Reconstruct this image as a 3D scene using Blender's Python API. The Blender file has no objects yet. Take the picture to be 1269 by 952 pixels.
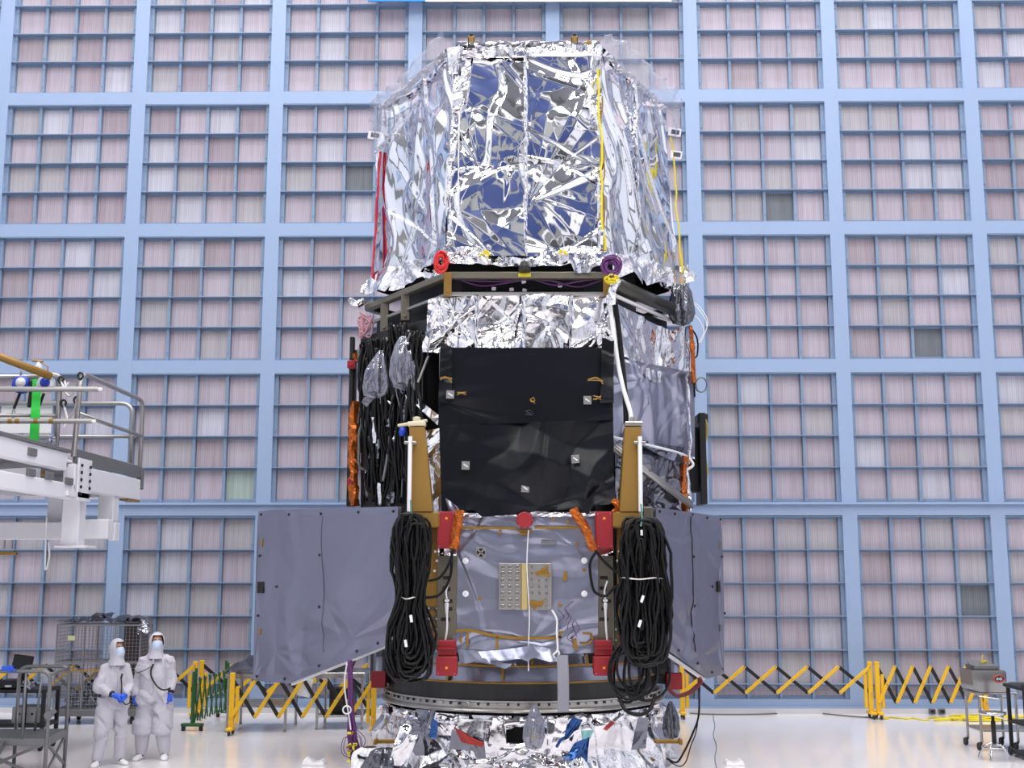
EXPO = 0.2
LW = 600
import bpy, math, random
import numpy as np
from mathutils import Vector, Matrix

# ---------------------------------------------------------------- scene basics
SC = bpy.context.scene
COL = SC.collection
PI = math.pi
F = 1455.0            # focal length in pixels of the 1269 x 952 frame
TH = 0.1559           # camera looks up by this angle
CH = 2.71             # camera height
CT, ST = math.cos(TH), math.sin(TH)

def q(px, py, Y):
    """world point at depth Y seen at that place of the photograph"""
    u = (px - 634.5) / F; v = (py - 476.0) / F
    t = Y / (CT + v * ST)
    return Vector((u * t, Y, CH + (ST - v * CT) * t))

def g(px, py):
    """floor point seen at that place of the photograph"""
    u = (px - 634.5) / F; v = (py - 476.0) / F
    t = -CH / (ST - v * CT)
    return Vector((u * t, (CT + v * ST) * t, 0.0))

def zz(py, Y): return q(634.5, py, Y).z
def xx(px, py, Y): return q(px, py, Y).x

# ---------------------------------------------------------------- materials
def lin(c):
    return tuple(((x / 255.0) / 12.92 if x <= 10.3 else ((x / 255.0 + 0.055) / 1.055) ** 2.4) for x in c)

MATS = {}
def mat(name, rgb, rough=0.5, metal=0.0, bump=0.0, bscale=40.0, coat=0.0, var=0.0, vscale=3.0, spec=0.5, stretch=None, alpha=1.0, emit=0.0):
    m = bpy.data.materials.new(name); m.use_nodes = True
    nt = m.node_tree; b = nt.nodes['Principled BSDF']
    c = lin(rgb)
    b.inputs['Base Color'].default_value = (*c, 1)
    b.inputs['Roughness'].default_value = rough
    b.inputs['Metallic'].default_value = metal
    b.inputs['Specular IOR Level'].default_value = spec
    b.inputs['Coat Weight'].default_value = coat
    if coat: b.inputs['Coat Roughness'].default_value = 0.12
    if alpha < 1: b.inputs['Alpha'].default_value = alpha
    if emit:
        b.inputs['Emission Color'].default_value = (*c, 1); b.inputs['Emission Strength'].default_value = emit
    tc = None
    if bump or var:
        tc = nt.nodes.new('ShaderNodeTexCoord'); mp = nt.nodes.new('ShaderNodeMapping')
        nt.links.new(tc.outputs['Object'], mp.inputs['Vector'])
        if stretch: mp.inputs['Scale'].default_value = stretch
    if bump:
        n = nt.nodes.new('ShaderNodeTexNoise'); n.inputs['Scale'].default_value = bscale; n.inputs['Detail'].default_value = 3
        nt.links.new(mp.outputs['Vector'], n.inputs['Vector'])
        bp = nt.nodes.new('ShaderNodeBump'); bp.inputs['Strength'].default_value = bump; bp.inputs['Distance'].default_value = 0.02
        nt.links.new(n.outputs['Fac'], bp.inputs['Height']); nt.links.new(bp.outputs['Normal'], b.inputs['Normal'])
    if var:
        n2 = nt.nodes.new('ShaderNodeTexNoise'); n2.inputs['Scale'].default_value = vscale; n2.inputs['Detail'].default_value = 4
        nt.links.new(mp.outputs['Vector'], n2.inputs['Vector'])
        mx = nt.nodes.new('ShaderNodeMix'); mx.data_type = 'RGBA'
        mx.inputs['A'].default_value = (*[x * (1 - var) for x in c], 1)
        mx.inputs['B'].default_value = (*[min(1, x * (1 + var)) for x in c], 1)
        nt.links.new(n2.outputs['Fac'], mx.inputs['Factor']); nt.links.new(mx.outputs['Result'], b.inputs['Base Color'])
    MATS[name] = m
    return m

M_foil   = mat('silver_foil', (238, 239, 243), 0.035, 1.0, bump=0.03, bscale=6)
M_foil2  = mat('crinkled_foil', (236, 235, 238), 0.09, 1.0, bump=0.12, bscale=14)
M_blank  = mat('grey_blanket', (150, 153, 172), 0.28, 0.75, bump=0.10, bscale=7)
M_flap   = mat('flap_blanket', (124, 126, 146), 0.34, 0.65, bump=0.08, bscale=3)
M_dark   = mat('charcoal_blanket', (8, 11, 19), 0.33, 0.0, bump=0.12, bscale=4, spec=0.28)
M_silk   = mat('dark_crinkled_film', (120, 122, 132), 0.16, 0.9, bump=0.2, bscale=10)
M_black  = mat('black_structure', (14, 14, 16), 0.45)
M_cable  = mat('black_cable', (9, 9, 10), 0.42, spec=0.3)
M_ring   = mat('black_band', (22, 23, 25), 0.4)
M_alu    = mat('bare_aluminium', (176, 174, 170), 0.34, 0.85, bump=0.03)
M_frame  = mat('ring_frame_metal', (118, 113, 100), 0.4, 0.6)
M_gold   = mat('gold_anodised_bracket', (142, 108, 46), 0.45, 0.15, bump=0.02)
M_tape   = mat('amber_tape', (150, 112, 34), 0.3, 0.2)
M_copper = mat('copper_film', (186, 98, 36), 0.22, 0.7, bump=0.5, bscale=25)
M_red    = mat('red_cover', (150, 28, 38), 0.5)
M_redc   = mat('red_cable', (205, 32, 32), 0.4)
M_purple = mat('purple_cable', (92, 42, 104), 0.5)
M_yelc   = mat('yellow_cable', (224, 206, 40), 0.5)
M_white  = mat('white_paint', (226, 226, 232), 0.4, bump=0.02)
M_whitet = mat('white_plastic', (232, 232, 234), 0.35)
M_yel    = mat('yellow_paint', (236, 184, 20), 0.45)
M_blk    = mat('black_paint', (20, 20, 22), 0.5)
M_green  = mat('green_paint', (22, 84, 34), 0.45)
M_lime   = mat('lime_strap', (60, 224, 84), 0.6)
M_tube   = mat('galvanised_tube', (172, 170, 168), 0.36, 0.75)
M_gtube  = mat('grey_tube', (118, 120, 122), 0.42, 0.5)
M_gplate = mat('grey_plate', (112, 112, 114), 0.5, 0.2)
M_steel  = mat('stainless_steel', (176, 174, 172), 0.24, 0.9)
M_chrome = mat('chrome', (214, 214, 216), 0.12, 1.0)
M_rubber = mat('rubber', (28, 28, 29), 0.6)
M_suit   = mat('white_coverall', (194, 192, 202), 0.75, bump=0.7, bscale=14)
M_skin   = mat('skin', (196, 148, 124), 0.55)
M_mask   = mat('pale_blue_mask', (192, 212, 236), 0.7, bump=0.1)
M_glove  = mat('blue_glove', (38, 92, 214), 0.45)
M_blue   = mat('blue_plastic', (28, 66, 190), 0.4)
M_wood   = mat('brown_panel', (70, 58, 52), 0.6)
M_wire   = mat('cage_wire', (150, 150, 154), 0.45, 0.5)
M_green2 = mat('pale_label', (222, 224, 170), 0.6)
M_orange = mat('orange_emblem', (200, 70, 50), 0.4)
M_navy   = mat('navy_emblem', (40, 44, 66), 0.4)
M_sign   = mat('banner_blue', (40, 130, 210), 0.6)
M_teal   = mat('teal_film', (150, 205, 205), 0.3, 0.5)
M_bfilm  = mat('blue_film', (52, 88, 146), 0.18, 0.8)
M_rfilm  = mat('red_film', (150, 40, 34), 0.4)
M_screen = mat('dark_screen', (16, 16, 20), 0.25)

def film_mat(name, rgb, clear, rough=0.12, metal=0.0):
    m = bpy.data.materials.new(name); m.use_nodes = True
    nt = m.node_tree; nt.nodes.clear()
    o = nt.nodes.new('ShaderNodeOutputMaterial'); t = nt.nodes.new('ShaderNodeBsdfTransparent')
    p = nt.nodes.new('ShaderNodeBsdfPrincipled'); mx = nt.nodes.new('ShaderNodeMixShader')
    p.inputs['Base Color'].default_value = (*lin(rgb), 1); p.inputs['Roughness'].default_value = rough
    p.inputs['Specular IOR Level'].default_value = 1.0; p.inputs['Metallic'].default_value = metal
    t.inputs['Color'].default_value = (0.93, 0.93, 0.95, 1)
    mx.inputs['Fac'].default_value = clear
    nt.links.new(t.outputs[0], mx.inputs[1]); nt.links.new(p.outputs[0], mx.inputs[2]); nt.links.new(mx.outputs[0], o.inputs['Surface'])
    return m
M_clear = film_mat('clear_film', (190, 194, 206), 0.36)
M_bag   = film_mat('clear_bag', (150, 152, 166), 0.72, 0.10, 0.6)
M_gbag  = film_mat('grey_antistatic_bag', (104, 106, 116), 0.9, 0.12, 0.7)

def filter_material():
    m = bpy.data.materials.new('filter_media'); m.use_nodes = True
    nt = m.node_tree; b = nt.nodes['Principled BSDF']; b.inputs['Roughness'].default_value = 0.65
    at = nt.nodes.new('ShaderNodeAttribute'); at.attribute_name = 'tone'
    tc = nt.nodes.new('ShaderNodeTexCoord')
    mp = nt.nodes.new('ShaderNodeMapping'); mp.inputs['Scale'].default_value = (11, 11, 0.5)
    nt.links.new(tc.outputs['Object'], mp.inputs['Vector'])
    n = nt.nodes.new('ShaderNodeTexNoise'); n.inputs['Scale'].default_value = 1.3; n.inputs['Detail'].default_value = 5
    nt.links.new(mp.outputs['Vector'], n.inputs['Vector'])
    w = nt.nodes.new('ShaderNodeTexWave'); w.bands_direction = 'X'; w.inputs['Scale'].default_value = 7.0
    w.inputs['Distortion'].default_value = 0.6; nt.links.new(tc.outputs['Object'], w.inputs['Vector'])
    st = nt.nodes.new('ShaderNodeMix'); st.data_type = 'RGBA'; st.blend_type = 'MULTIPLY'
    st.inputs['B'].default_value = (*lin((222, 208, 206)), 1)
    rr = nt.nodes.new('ShaderNodeMapRange'); rr.inputs['From Min'].default_value = 0.45; rr.inputs['From Max'].default_value = 0.95
    nt.links.new(n.outputs['Fac'], rr.inputs['Value']); nt.links.new(rr.outputs['Result'], st.inputs['Factor'])
    nt.links.new(at.outputs['Color'], st.inputs['A'])
    s2 = nt.nodes.new('ShaderNodeMix'); s2.data_type = 'RGBA'; s2.blend_type = 'MULTIPLY'
    s2.inputs['B'].default_value = (0.80, 0.78, 0.78, 1)
    ml = nt.nodes.new('ShaderNodeMath'); ml.operation = 'MULTIPLY'; ml.inputs[1].default_value = 0.55
    nt.links.new(w.outputs['Fac'], ml.inputs[0]); nt.links.new(ml.outputs[0], s2.inputs['Factor'])
    nt.links.new(st.outputs['Result'], s2.inputs['A']); nt.links.new(s2.outputs['Result'], b.inputs['Base Color'])
    return m
M_filter = filter_material()
M_wall  = mat('blue_steel_frame', (150, 171, 203), 0.5, bump=0.02)
M_mull  = mat('blue_mullion', (128, 149, 176), 0.5)
M_floor = mat('white_epoxy_floor', (238, 234, 236), 0.16, var=0.04, vscale=0.8, coat=0.3)
M_kerb  = mat('white_kerb', (212, 212, 216), 0.5)
M_side  = mat('side_wall_paint', (212, 217, 226), 0.6)
M_ceil  = mat('ceiling_panel', (150, 150, 152), 0.7)
M_deep  = mat('deep_blue_wall', (9, 42, 100), 0.5)
M_mid   = mat('grey_wall_panel', (122, 124, 122), 0.6)

# ---------------------------------------------------------------- mesh builder
class MB:
    def __init__(self): self.v = []; self.f = []; self.m = []; self.k = 0
    def mat(self, k): self.k = k; return self
    def add(self, vs, fs):
        o = len(self.v); self.v.extend([Vector(p) for p in vs])
        for f in fs: self.f.append([i + o for i in f]); self.m.append(self.k)
        return self
    def box(self, c, s, R=None, bev=0.0):
        c = Vector(c); x, y, z = s[0] / 2, s[1] / 2, s[2] / 2
        b = min(bev, x * .9, y * .9, z * .9)
        if b <= 0:
            vs = [Vector((i * x, j * y, k * z)) for i in (-1, 1) for j in (-1, 1) for k in (-1, 1)]
            fs = [(0, 1, 3, 2), (4, 6, 7, 5), (0, 4, 5, 1), (2, 3, 7, 6), (0, 2, 6, 4), (1, 5, 7, 3)]
        else:   # chamfered box: three points per corner
            vs = []; idx = {}
            for i in (-1, 1):
                for j in (-1, 1):
                    for k in (-1, 1):
                        for a in range(3):
                            p = [i * (x - b), j * (y - b), k * (z - b)]
                            p[a] = (i * x, j * y, k * z)[a]
                            idx[(i, j, k, a)] = len(vs); vs.append(Vector(p))
            fs = []
            for a in range(3):
                b1, c1 = [t for t in range(3) if t != a]
                for s_ in (-1, 1):
                    ring = []
                    for (p, r) in ((-1, -1), (1, -1), (1, 1), (-1, 1)):
                        t = [0, 0, 0]; t[a] = s_; t[b1] = p; t[c1] = r
                        ring.append(idx[(*t, a)])
                    fs.append(ring)
            for a in range(3):
                b1, c1 = [t for t in range(3) if t != a]
                for p in (-1, 1):
                    for r in (-1, 1):
                        t0 = [0, 0, 0]; t1 = [0, 0, 0]
                        t0[a] = -1; t1[a] = 1; t0[b1] = t1[b1] = p; t0[c1] = t1[c1] = r
                        fs.append((idx[(*t0, b1)], idx[(*t1, b1)], idx[(*t1, c1)], idx[(*t0, c1)]))
            for i in (-1, 1):
                for j in (-1, 1):
                    for k in (-1, 1): fs.append(tuple(idx[(i, j, k, a)] for a in range(3)))
        if R is not None: vs = [R @ p for p in vs]
        return self.add([p + c for p in vs], fs)
    def bar(self, p, r, w, h, up=(0, 0, 1), bev=0.0):
        p = Vector(p); r = Vector(r); d = (r - p); L = d.length; d.normalize(); u = Vector(up)
        if abs(d.dot(u)) > .98: u = Vector((0, 1, 0))
        s = d.cross(u).normalized(); u = s.cross(d).normalized()
        R = Matrix((s, d, u)).transposed()
        return self.box((p + r) / 2, (w, L, h), R, bev)
    def tube(self, pts, r, n=8, closed=False, cap=True):
        pts = [Vector(p) for p in pts]; N = len(pts); rings = []
        rr = r if isinstance(r, (list, tuple)) else [r] * N
        prev = None
        for i, p in enumerate(pts):
            a = pts[i - 1] if (i > 0 or closed) else p
            b = pts[(i + 1) % N] if (i < N - 1 or closed) else p
            d = (b - a)
            if d.length < 1e-9: d = Vector((0, 0, 1))
            d.normalize()
            if prev is None:
                u = Vector((0, 0, 1)) if abs(d.z) < .9 else Vector((1, 0, 0))
            else: u = prev
            s = d.cross(u)
            if s.length < 1e-6: s = d.cross(Vector((0.3, 1, .2)))
            s.normalize(); u = s.cross(d).normalized(); prev = u
            rings.append([p + (s * math.cos(2 * PI * k / n) + u * math.sin(2 * PI * k / n)) * rr[i] for k in range(n)])
        vs = [x for R in rings for x in R]; fs = []
        for i in range(N if closed else N - 1):
            a = i * n; b = ((i + 1) % N) * n
            for k in range(n): fs.append((a + k, a + (k + 1) % n, b + (k + 1) % n, b + k))
        if not closed and cap: fs.append(tuple(range(n))[::-1]); fs.append(tuple((N - 1) * n + k for k in range(n)))
        return self.add(vs, fs)
    def loft(self, rings, cap=True):
        n = len(rings[0]); vs = [x for R in rings for x in R]; fs = []
        for i in range(len(rings) - 1):
            for k in range(n): fs.append((i * n + k, i * n + (k + 1) % n, (i + 1) * n + (k + 1) % n, (i + 1) * n + k))
        if cap: fs.append(tuple(range(n))[::-1]); fs.append(tuple((len(rings) - 1) * n + k for k in range(n)))
        return self.add(vs, fs)
    def lathe(self, prof, c=(0, 0, 0), n=24, R=None, cap=True):
        c = Vector(c); rings = []
        for r, z in prof:
            ring = [Vector((r * math.cos(2 * PI * k / n), r * math.sin(2 * PI * k / n), z)) for k in range(n)]
            if R is not None: ring = [R @ p for p in ring]
            rings.append([p + c for p in ring])
        return self.loft(rings, cap)
    def prism(self, poly, d):
        """planar polygon (list of points) thickened along vector d"""
        poly = [Vector(p) for p in poly]; d = Vector(d); n = len(poly)
        return self.add(poly + [p + d for p in poly], [tuple(range(n))[::-1], tuple(range(n, 2 * n))] + [(k, (k + 1) % n, n + (k + 1) % n, n + k) for k in range(n)])
    def build(self, name, mats, parent=None, smooth=False, base=False):
        if not isinstance(mats, (list, tuple)): mats = [mats]
        lo = Vector([min(p[i] for p in self.v) for i in range(3)]); hi = Vector([max(p[i] for p in self.v) for i in range(3)])
        c = (lo + hi) / 2
        if base: c.z = lo.z
        me = bpy.data.meshes.new(name)
        me.from_pydata([p - c for p in self.v], [], self.f)
        for m in mats: me.materials.append(m)
        if len(mats) > 1: me.polygons.foreach_set('material_index', self.m)
        if smooth: me.polygons.foreach_set('use_smooth', [True] * len(self.f))
        me.update()
        bm_fix(me)
        o = bpy.data.objects.new(name, me); COL.objects.link(o)
        place(o, c, parent)
        return o

def bm_fix(me):
    import bmesh
    b = bmesh.new(); b.from_mesh(me); bmesh.ops.recalc_face_normals(b, faces=b.faces); b.to_mesh(me); b.free()

WL = {}
def place(o, w, parent=None):
    WL[o.name] = Vector(w)
    if parent is not None:
        o.parent = parent; o.location = Vector(w) - WL[parent.name]
    else: o.location = w

def tag(o, label=None, cat=None, group=None, kind=None):
    if label: o['label'] = label
    if cat: o['category'] = cat
    if group: o['group'] = group
    if kind: o['kind'] = kind
    return o

def thing(name, label, cat, loc, group=None):
    o = bpy.data.objects.new(name, None); COL.objects.link(o); o.empty_display_size = 0.2
    place(o, Vector(loc)); return tag(o, label, cat, group)

# ---------------------------------------------------------------- wrinkled sheets
def pwl(rng, step, slope, span=14):
    kn = np.cumsum(rng.exponential(step, int(span * 2 / step)) + step * .15) - span
    va = rng.uniform(-.5, .5, len(kn)) * slope * step * 2
    return kn, va

def crumple(seed, n, step, slope, ang=None, warp=0.12):
    """sum of piecewise straight folds in several directions: flat facets with sharp creases"""
    rng = np.random.default_rng(seed); L = []
    for k in range(n):
        a = rng.uniform(0, PI) if ang is None else rng.normal(ang[0], ang[1])
        L.append((a, *pwl(rng, step * rng.uniform(.6, 1.6), slope), rng.uniform(0, 6, 4), rng.uniform(.5, 1.3, 2)))
    def fn(S, T):
        h = np.zeros_like(S)
        for a, kn, va, ph, fr in L:
            w = warp * (np.sin(S * 2.1 * fr[0] + ph[0]) * np.cos(T * 2.7 * fr[1] + ph[1]) + .5 * np.sin(S * 5 + T * 4 + ph[2]))
            am = .55 + .45 * np.sin(S * 1.7 + ph[3]) * np.sin(T * 1.9 + ph[1])
            h = h + am * np.interp(S * math.cos(a) + T * math.sin(a) + w, kn, va)
        return h
    return fn

def star(seed, cx, cy, n, R, amp, dip=0.0):
    """folds radiating from a tied-down point"""
    rng = np.random.default_rng(seed)
    kn = np.sort(rng.uniform(-PI, PI, n)); va = rng.uniform(.3, 1, n) * np.where(np.arange(n) % 2, 1, -1)
    kn = np.concatenate([kn - 2 * PI, kn, kn + 2 * PI]); va = np.concatenate([va, va, va])
    def fn(S, T):
        dx, dy = S - cx, T - cy; r = np.hypot(dx, dy)
        return amp * r * np.exp(-r / R) * np.interp(np.arctan2(dy, dx), kn, va) - dip * np.exp(-r / (R * .35))
    return fn

def addf(*fs): return lambda S, T: sum(f(S, T) for f in fs)

def sheet(name, P, mats, parent, res, h, jag=None, jagtop=None, hole=None, smooth=True, flip=False, edge=0.0):
    """wrinkled sheet over the quad P = (lower left, lower right, upper right, upper left)"""
    a, b, c, d = [np.array(p, float) for p in P]
    Lx = (np.linalg.norm(b - a) + np.linalg.norm(c - d)) / 2; Ly = (np.linalg.norm(d - a) + np.linalg.norm(c - b)) / 2
    nu = max(3, int(Lx / res) + 1); nv = max(3, int(Ly / res) + 1)
    U, V = np.meshgrid(np.linspace(0, 1, nu), np.linspace(0, 1, nv))
    S = U * Lx; T = V * Ly
    V2 = V.copy()
    if jag is not None: V2 = V2 - (1 - V) ** 3 * jag(S) / Ly
    if jagtop is not None: V2 = V2 + V ** 3 * jagtop(S) / Ly
    H = h(S, T)
    if edge: H = H * np.clip(np.minimum(np.minimum(S, Lx - S), np.minimum(T, Ly - T)) / edge, 0, 1)
    nrm = np.cross(b - a, d - a); nrm /= np.linalg.norm(nrm)
    Q = ((1 - U) * (1 - V2))[..., None] * a + (U * (1 - V2))[..., None] * b + (U * V2)[..., None] * c + ((1 - U) * V2)[..., None] * d + H[..., None] * nrm
    o = grid_obj(name, Q, mats, parent, smooth, hole=(lambda i, j: hole(S[j, i], T[j, i])) if hole else None)
    return o

def grid_obj(name, Q, mats, parent, smooth=True, hole=None, wrap=False):
    nv, nu = Q.shape[:2]
    pts = Q.reshape(-1, 3); c = (pts.min(0) + pts.max(0)) / 2
    fs = []
    for j in range(nv - 1):
        for i in range(nu if wrap else nu - 1):
            if hole and hole(i, j): continue
            i2 = (i + 1) % nu
            fs.append((j * nu + i, j * nu + i2, (j + 1) * nu + i2, (j + 1) * nu + i))
    me = bpy.data.meshes.new(name); me.from_pydata((pts - c).tolist(), [], fs)
    for m in (mats if isinstance(mats, (list, tuple)) else [mats]): me.materials.append(m)
    if smooth: me.polygons.foreach_set('use_smooth', [True] * len(fs))
    me.update()
    o = bpy.data.objects.new(name, me); COL.objects.link(o); place(o, Vector(c), parent)
    return o

def jagged(seed, amp, step=0.08):
    kn, va = pwl(np.random.default_rng(seed), step, 1.0, 6)
    va = va / (np.abs(va).max() + 1e-9) * amp
    return lambda S: np.interp(S, kn, va)

def bag(name, c, w, hgt, d, mats, parent=None, seed=0, neck=0.25, lean=0.0):
    """crumpled bag hanging from a gathered neck at its top"""
    rng = np.random.default_rng(seed); nu, nv = 72, 40
    A, V = np.meshgrid(np.linspace(0, 2 * PI, nu, endpoint=False), np.linspace(0, 1, nv))
    prof = np.interp(V, [0, .05, .25, .55, .85, 1], [.06, .85, 1, .78, .25 + neck * .6, neck * .6])
    pl = np.zeros_like(A)
    for k in range(9):
        n = int(rng.integers(2, 12)); pl = pl + rng.uniform(.06, .2) * np.abs(np.sin(A * (n / 2) + rng.uniform(0, 6) + V * rng.uniform(-3, 3))) * (.6 + .6 * V)
    r = prof * (1.0 + .9 * (pl - pl.mean()))
    Q = np.stack([c[0] + r * np.cos(A) * w / 2 + lean * (1 - V), c[1] + r * np.sin(A) * d / 2, c[2] + V * hgt + .05 * hgt * np.sin(3 * A + 1) * (1 - V)], -1)
    return grid_obj(name, Q, mats, parent, False, wrap=True)

def curve_pts(pts, n=8):
    """Catmull-Rom through the points"""
    P = [Vector(p) for p in pts]; out = []
    for i in range(len(P) - 1):
        p0 = P[max(i - 1, 0)]; p1 = P[i]; p2 = P[i + 1]; p3 = P[min(i + 2, len(P) - 1)]
        for k in range(n):
            t = k / n
            out.append(.5 * ((2 * p1) + (p2 - p0) * t + (2 * p0 - 5 * p1 + 4 * p2 - p3) * t * t + (3 * p1 - p0 - 3 * p2 + p3) * t ** 3))
    out.append(P[-1]); return out

def RX(a): return Matrix.Rotation(a, 3, 'X')
def RY(a): return Matrix.Rotation(a, 3, 'Y')
def RZ(a): return Matrix.Rotation(a, 3, 'Z')
# ================================================================ camera, light, room
cam = bpy.data.cameras.new('camera'); co = bpy.data.objects.new('camera', cam); COL.objects.link(co)
cam.sensor_width = 36.0; cam.lens = F * 36.0 / 1269.0; cam.clip_end = 200
co.location = (0, 0, CH); co.rotation_euler = (PI / 2 + TH, 0, 0)
SC.camera = co
SC.view_settings.view_transform = 'Standard'; SC.view_settings.look = 'None'
SC.view_settings.gamma = 1; SC.view_settings.use_curve_mapping = False
SC.view_settings.exposure = EXPO
wd = bpy.data.worlds.new('world'); SC.world = wd; wd.use_nodes = True
wd.node_tree.nodes['Background'].inputs[0].default_value = (0.75, 0.82, 1, 1)
wd.node_tree.nodes['Background'].inputs[1].default_value = 0.05
SC.cycles.max_bounces = 8; SC.cycles.transparent_max_bounces = 16
SC.cycles.sample_clamp_indirect = 6

XL, XR, YF, ZC = -15.0, 15.0, -15.0, 27.0
def lamp(x, y, sx, sy, w):
    l = bpy.data.lights.new('ceiling_lamp', 'AREA'); l.shape = 'RECTANGLE'; l.size = sx; l.size_y = sy; l.energy = w
    l.color = (1.0, 0.975, 0.96)
    o = bpy.data.objects.new('ceiling_lamp', l); COL.objects.link(o); o.location = (x, y, ZC - .35)
for x in (-11, -3.7, 3.7, 11):
    for y in (-11, -4, 3, 10, 19.0):
        lamp(x, y, 2.0, 4.2, LW * (1.55 if y > 15 else .9))

mb = MB(); mb.box((0, 5, -.1), (34, 44, .2)); tag(mb.build('floor', M_floor), kind='structure')
mb = MB(); mb.box((0, 5, ZC + .15), (34, 44, .3)); tag(mb.build('ceiling', M_ceil), kind='structure')
for s, nm in ((-1, 'wall_left'), (1, 'wall_right')):
    mb = MB(); x = XL if s < 0 else XR
    mb.box((x + s * .15, 4, ZC / 2), (.3, 42, ZC))
    mb.mat(1)
    for k in range(9): mb.box((x - s * .06, -13 + k * 4.4, ZC / 2), (.14, .7, ZC))  # grey ribs added on the unseen walls for contrast in the foil reflections
    for z in (5, 10.5, 16, 21.5): mb.box((x - s * .06, 4, z), (.12, 42, .3))
    tag(mb.build(nm, [M_side, MATS['grey_wall_panel']]), kind='structure')
mb = MB(); mb.box((0, YF - .15, ZC / 2), (32, .3, ZC))
mb.mat(1)
for x, w, z0, z1 in ((-3.6, 3.6, 12.8, 19.0), (.6, 3.9, 12.2, 18.4), (5.2, 4.2, 13.0, 19.2), (-3.2, 4.4, 20.6, 24.6), (2.2, 5.0, 19.8, 24.4), (-9.6, 3.4, 14, 22), (10.6, 3.6, 15, 23), (7.0, 1.6, 20.6, 24)):  # unseen wall: panel layout shaped for what the foil reflects
    mb.box((x, YF + .05, (z0 + z1) / 2), (w, .16, z1 - z0))
mb.mat(2)
for z in (11.6, 25.6): mb.box((0, YF + .08, z), (30, .2, .6))
for x in (-7.2, 8.2, -12.6, 13.4): mb.box((x, YF + .1, 17.5), (.8, .24, 14))
mb.mat(3)
for x, w in ((-10, 6), (-2.5, 7), (6, 7.5), (13, 3.5)): mb.box((x, YF + .05, 4.4), (w, .16, 8.4))  # dark areas added low on the unseen wall to darken foil reflections
mb.mat(2)
for x in (-6.4, 1.6, 10.4): mb.box((x, YF + .1, 5), (.6, .3, 10))
for z in (3.4, 9.0): mb.box((0, YF + .1, z), (30, .24, .35))
tag(mb.build('wall_front', [M_mid, M_deep, M_kerb, mat('dark_reflected_panel', (64, 64, 68), .5)]), kind='structure')

# ---- the filter wall behind everything
YAW = -0.0125
WY0 = 22.94; CX0 = -7.708; CW = 2.85; RZ0 = CH + 1.147; RW = 2.816
RW_ = Matrix.Rotation(YAW, 3, 'Z')
def wp(x, d, z):
    """point of the back wall: x along it, d in front of it (towards the camera)"""
    return Vector((0, WY0, 0)) + RW_ @ Vector((x, -d, 0)) + Vector((0, 0, z))
def wbox(mb, x0, x1, d0, d1, z0, z1, bev=0):
    mb.box(wp((x0 + x1) / 2, (d0 + d1) / 2, (z0 + z1) / 2), (x1 - x0, d1 - d0, z1 - z0), RW_, bev)
mb = MB()
HB = .142
for i in range(-2, 9): wbox(mb, CX0 + i * CW - HB, CX0 + i * CW + HB, -.3, 0.0, 0, RZ0 + 4 * RW + .2)
for j in range(0, 5): wbox(mb, CX0 - 2 * CW, CX0 + 8 * CW, -.3, -.002, RZ0 + j * RW - HB + .01, RZ0 + j * RW + HB - .01)
wbox(mb, CX0 - 2 * CW, CX0 + 8 * CW, -.3, .07, RZ0 + .08, RZ0 + .115)                # ledge on the lowest beam
wbox(mb, CX0 - 2 * CW, CX0 + 8 * CW, -.3, -.001, 0.10, 0.26)
wbox(mb, CX0 - 2 * CW, CX0 + 8 * CW, -.3, .05, 0.10, 0.13)
wbox(mb, CX0 - 2.6 * CW, CX0 + 8.6 * CW, -.5, -.3, 0, ZC)
mb.mat(1); wbox(mb, CX0 - 2 * CW, CX0 + 8 * CW, -.3, .06, 0.0, 0.10)
mb.mat(2)
for j in range(4):
    for i in range(-2, 8): wbox(mb, CX0 + i * CW + HB, CX0 + (i + 1) * CW - HB, -.3, -.15, RZ0 + (4 + j) * RW + HB, RZ0 + (5 + j) * RW - HB)
wall = tag(mb.build('wall_back', [M_wall, M_kerb, mat('upper_filter', (200, 186, 196), .6)]), kind='structure')

rng = random.Random(11)
GREY = {(0, 7, 2): 1}
greys = {(3, 2, 3, 0), (2, 1, 3, 9)}
def tone(i, j, r, c):
    k = rng.random(); b = rng.uniform(.92, 1.04)
    if k < .10: col = (205, 205, 217)
    elif k < .16: col = (182, 170, 178)
    elif k < .30: col = (190, 187, 192)
    else: col = (196, 187, 198)
    # the few dark grey filters and the oily one seen in the photograph
    if (i, j, r, c) in DARKF: col = (122, 128, 134); b = 1
    if (i, j, r, c) == (0, 1, 3, 3): col = (176, 196, 186); b = 1
    if (i < 1 or i > 5) and j >= 3 and k > .75: col = (180, 167, 177)
    return tuple(x * b for x in lin(col))
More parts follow.
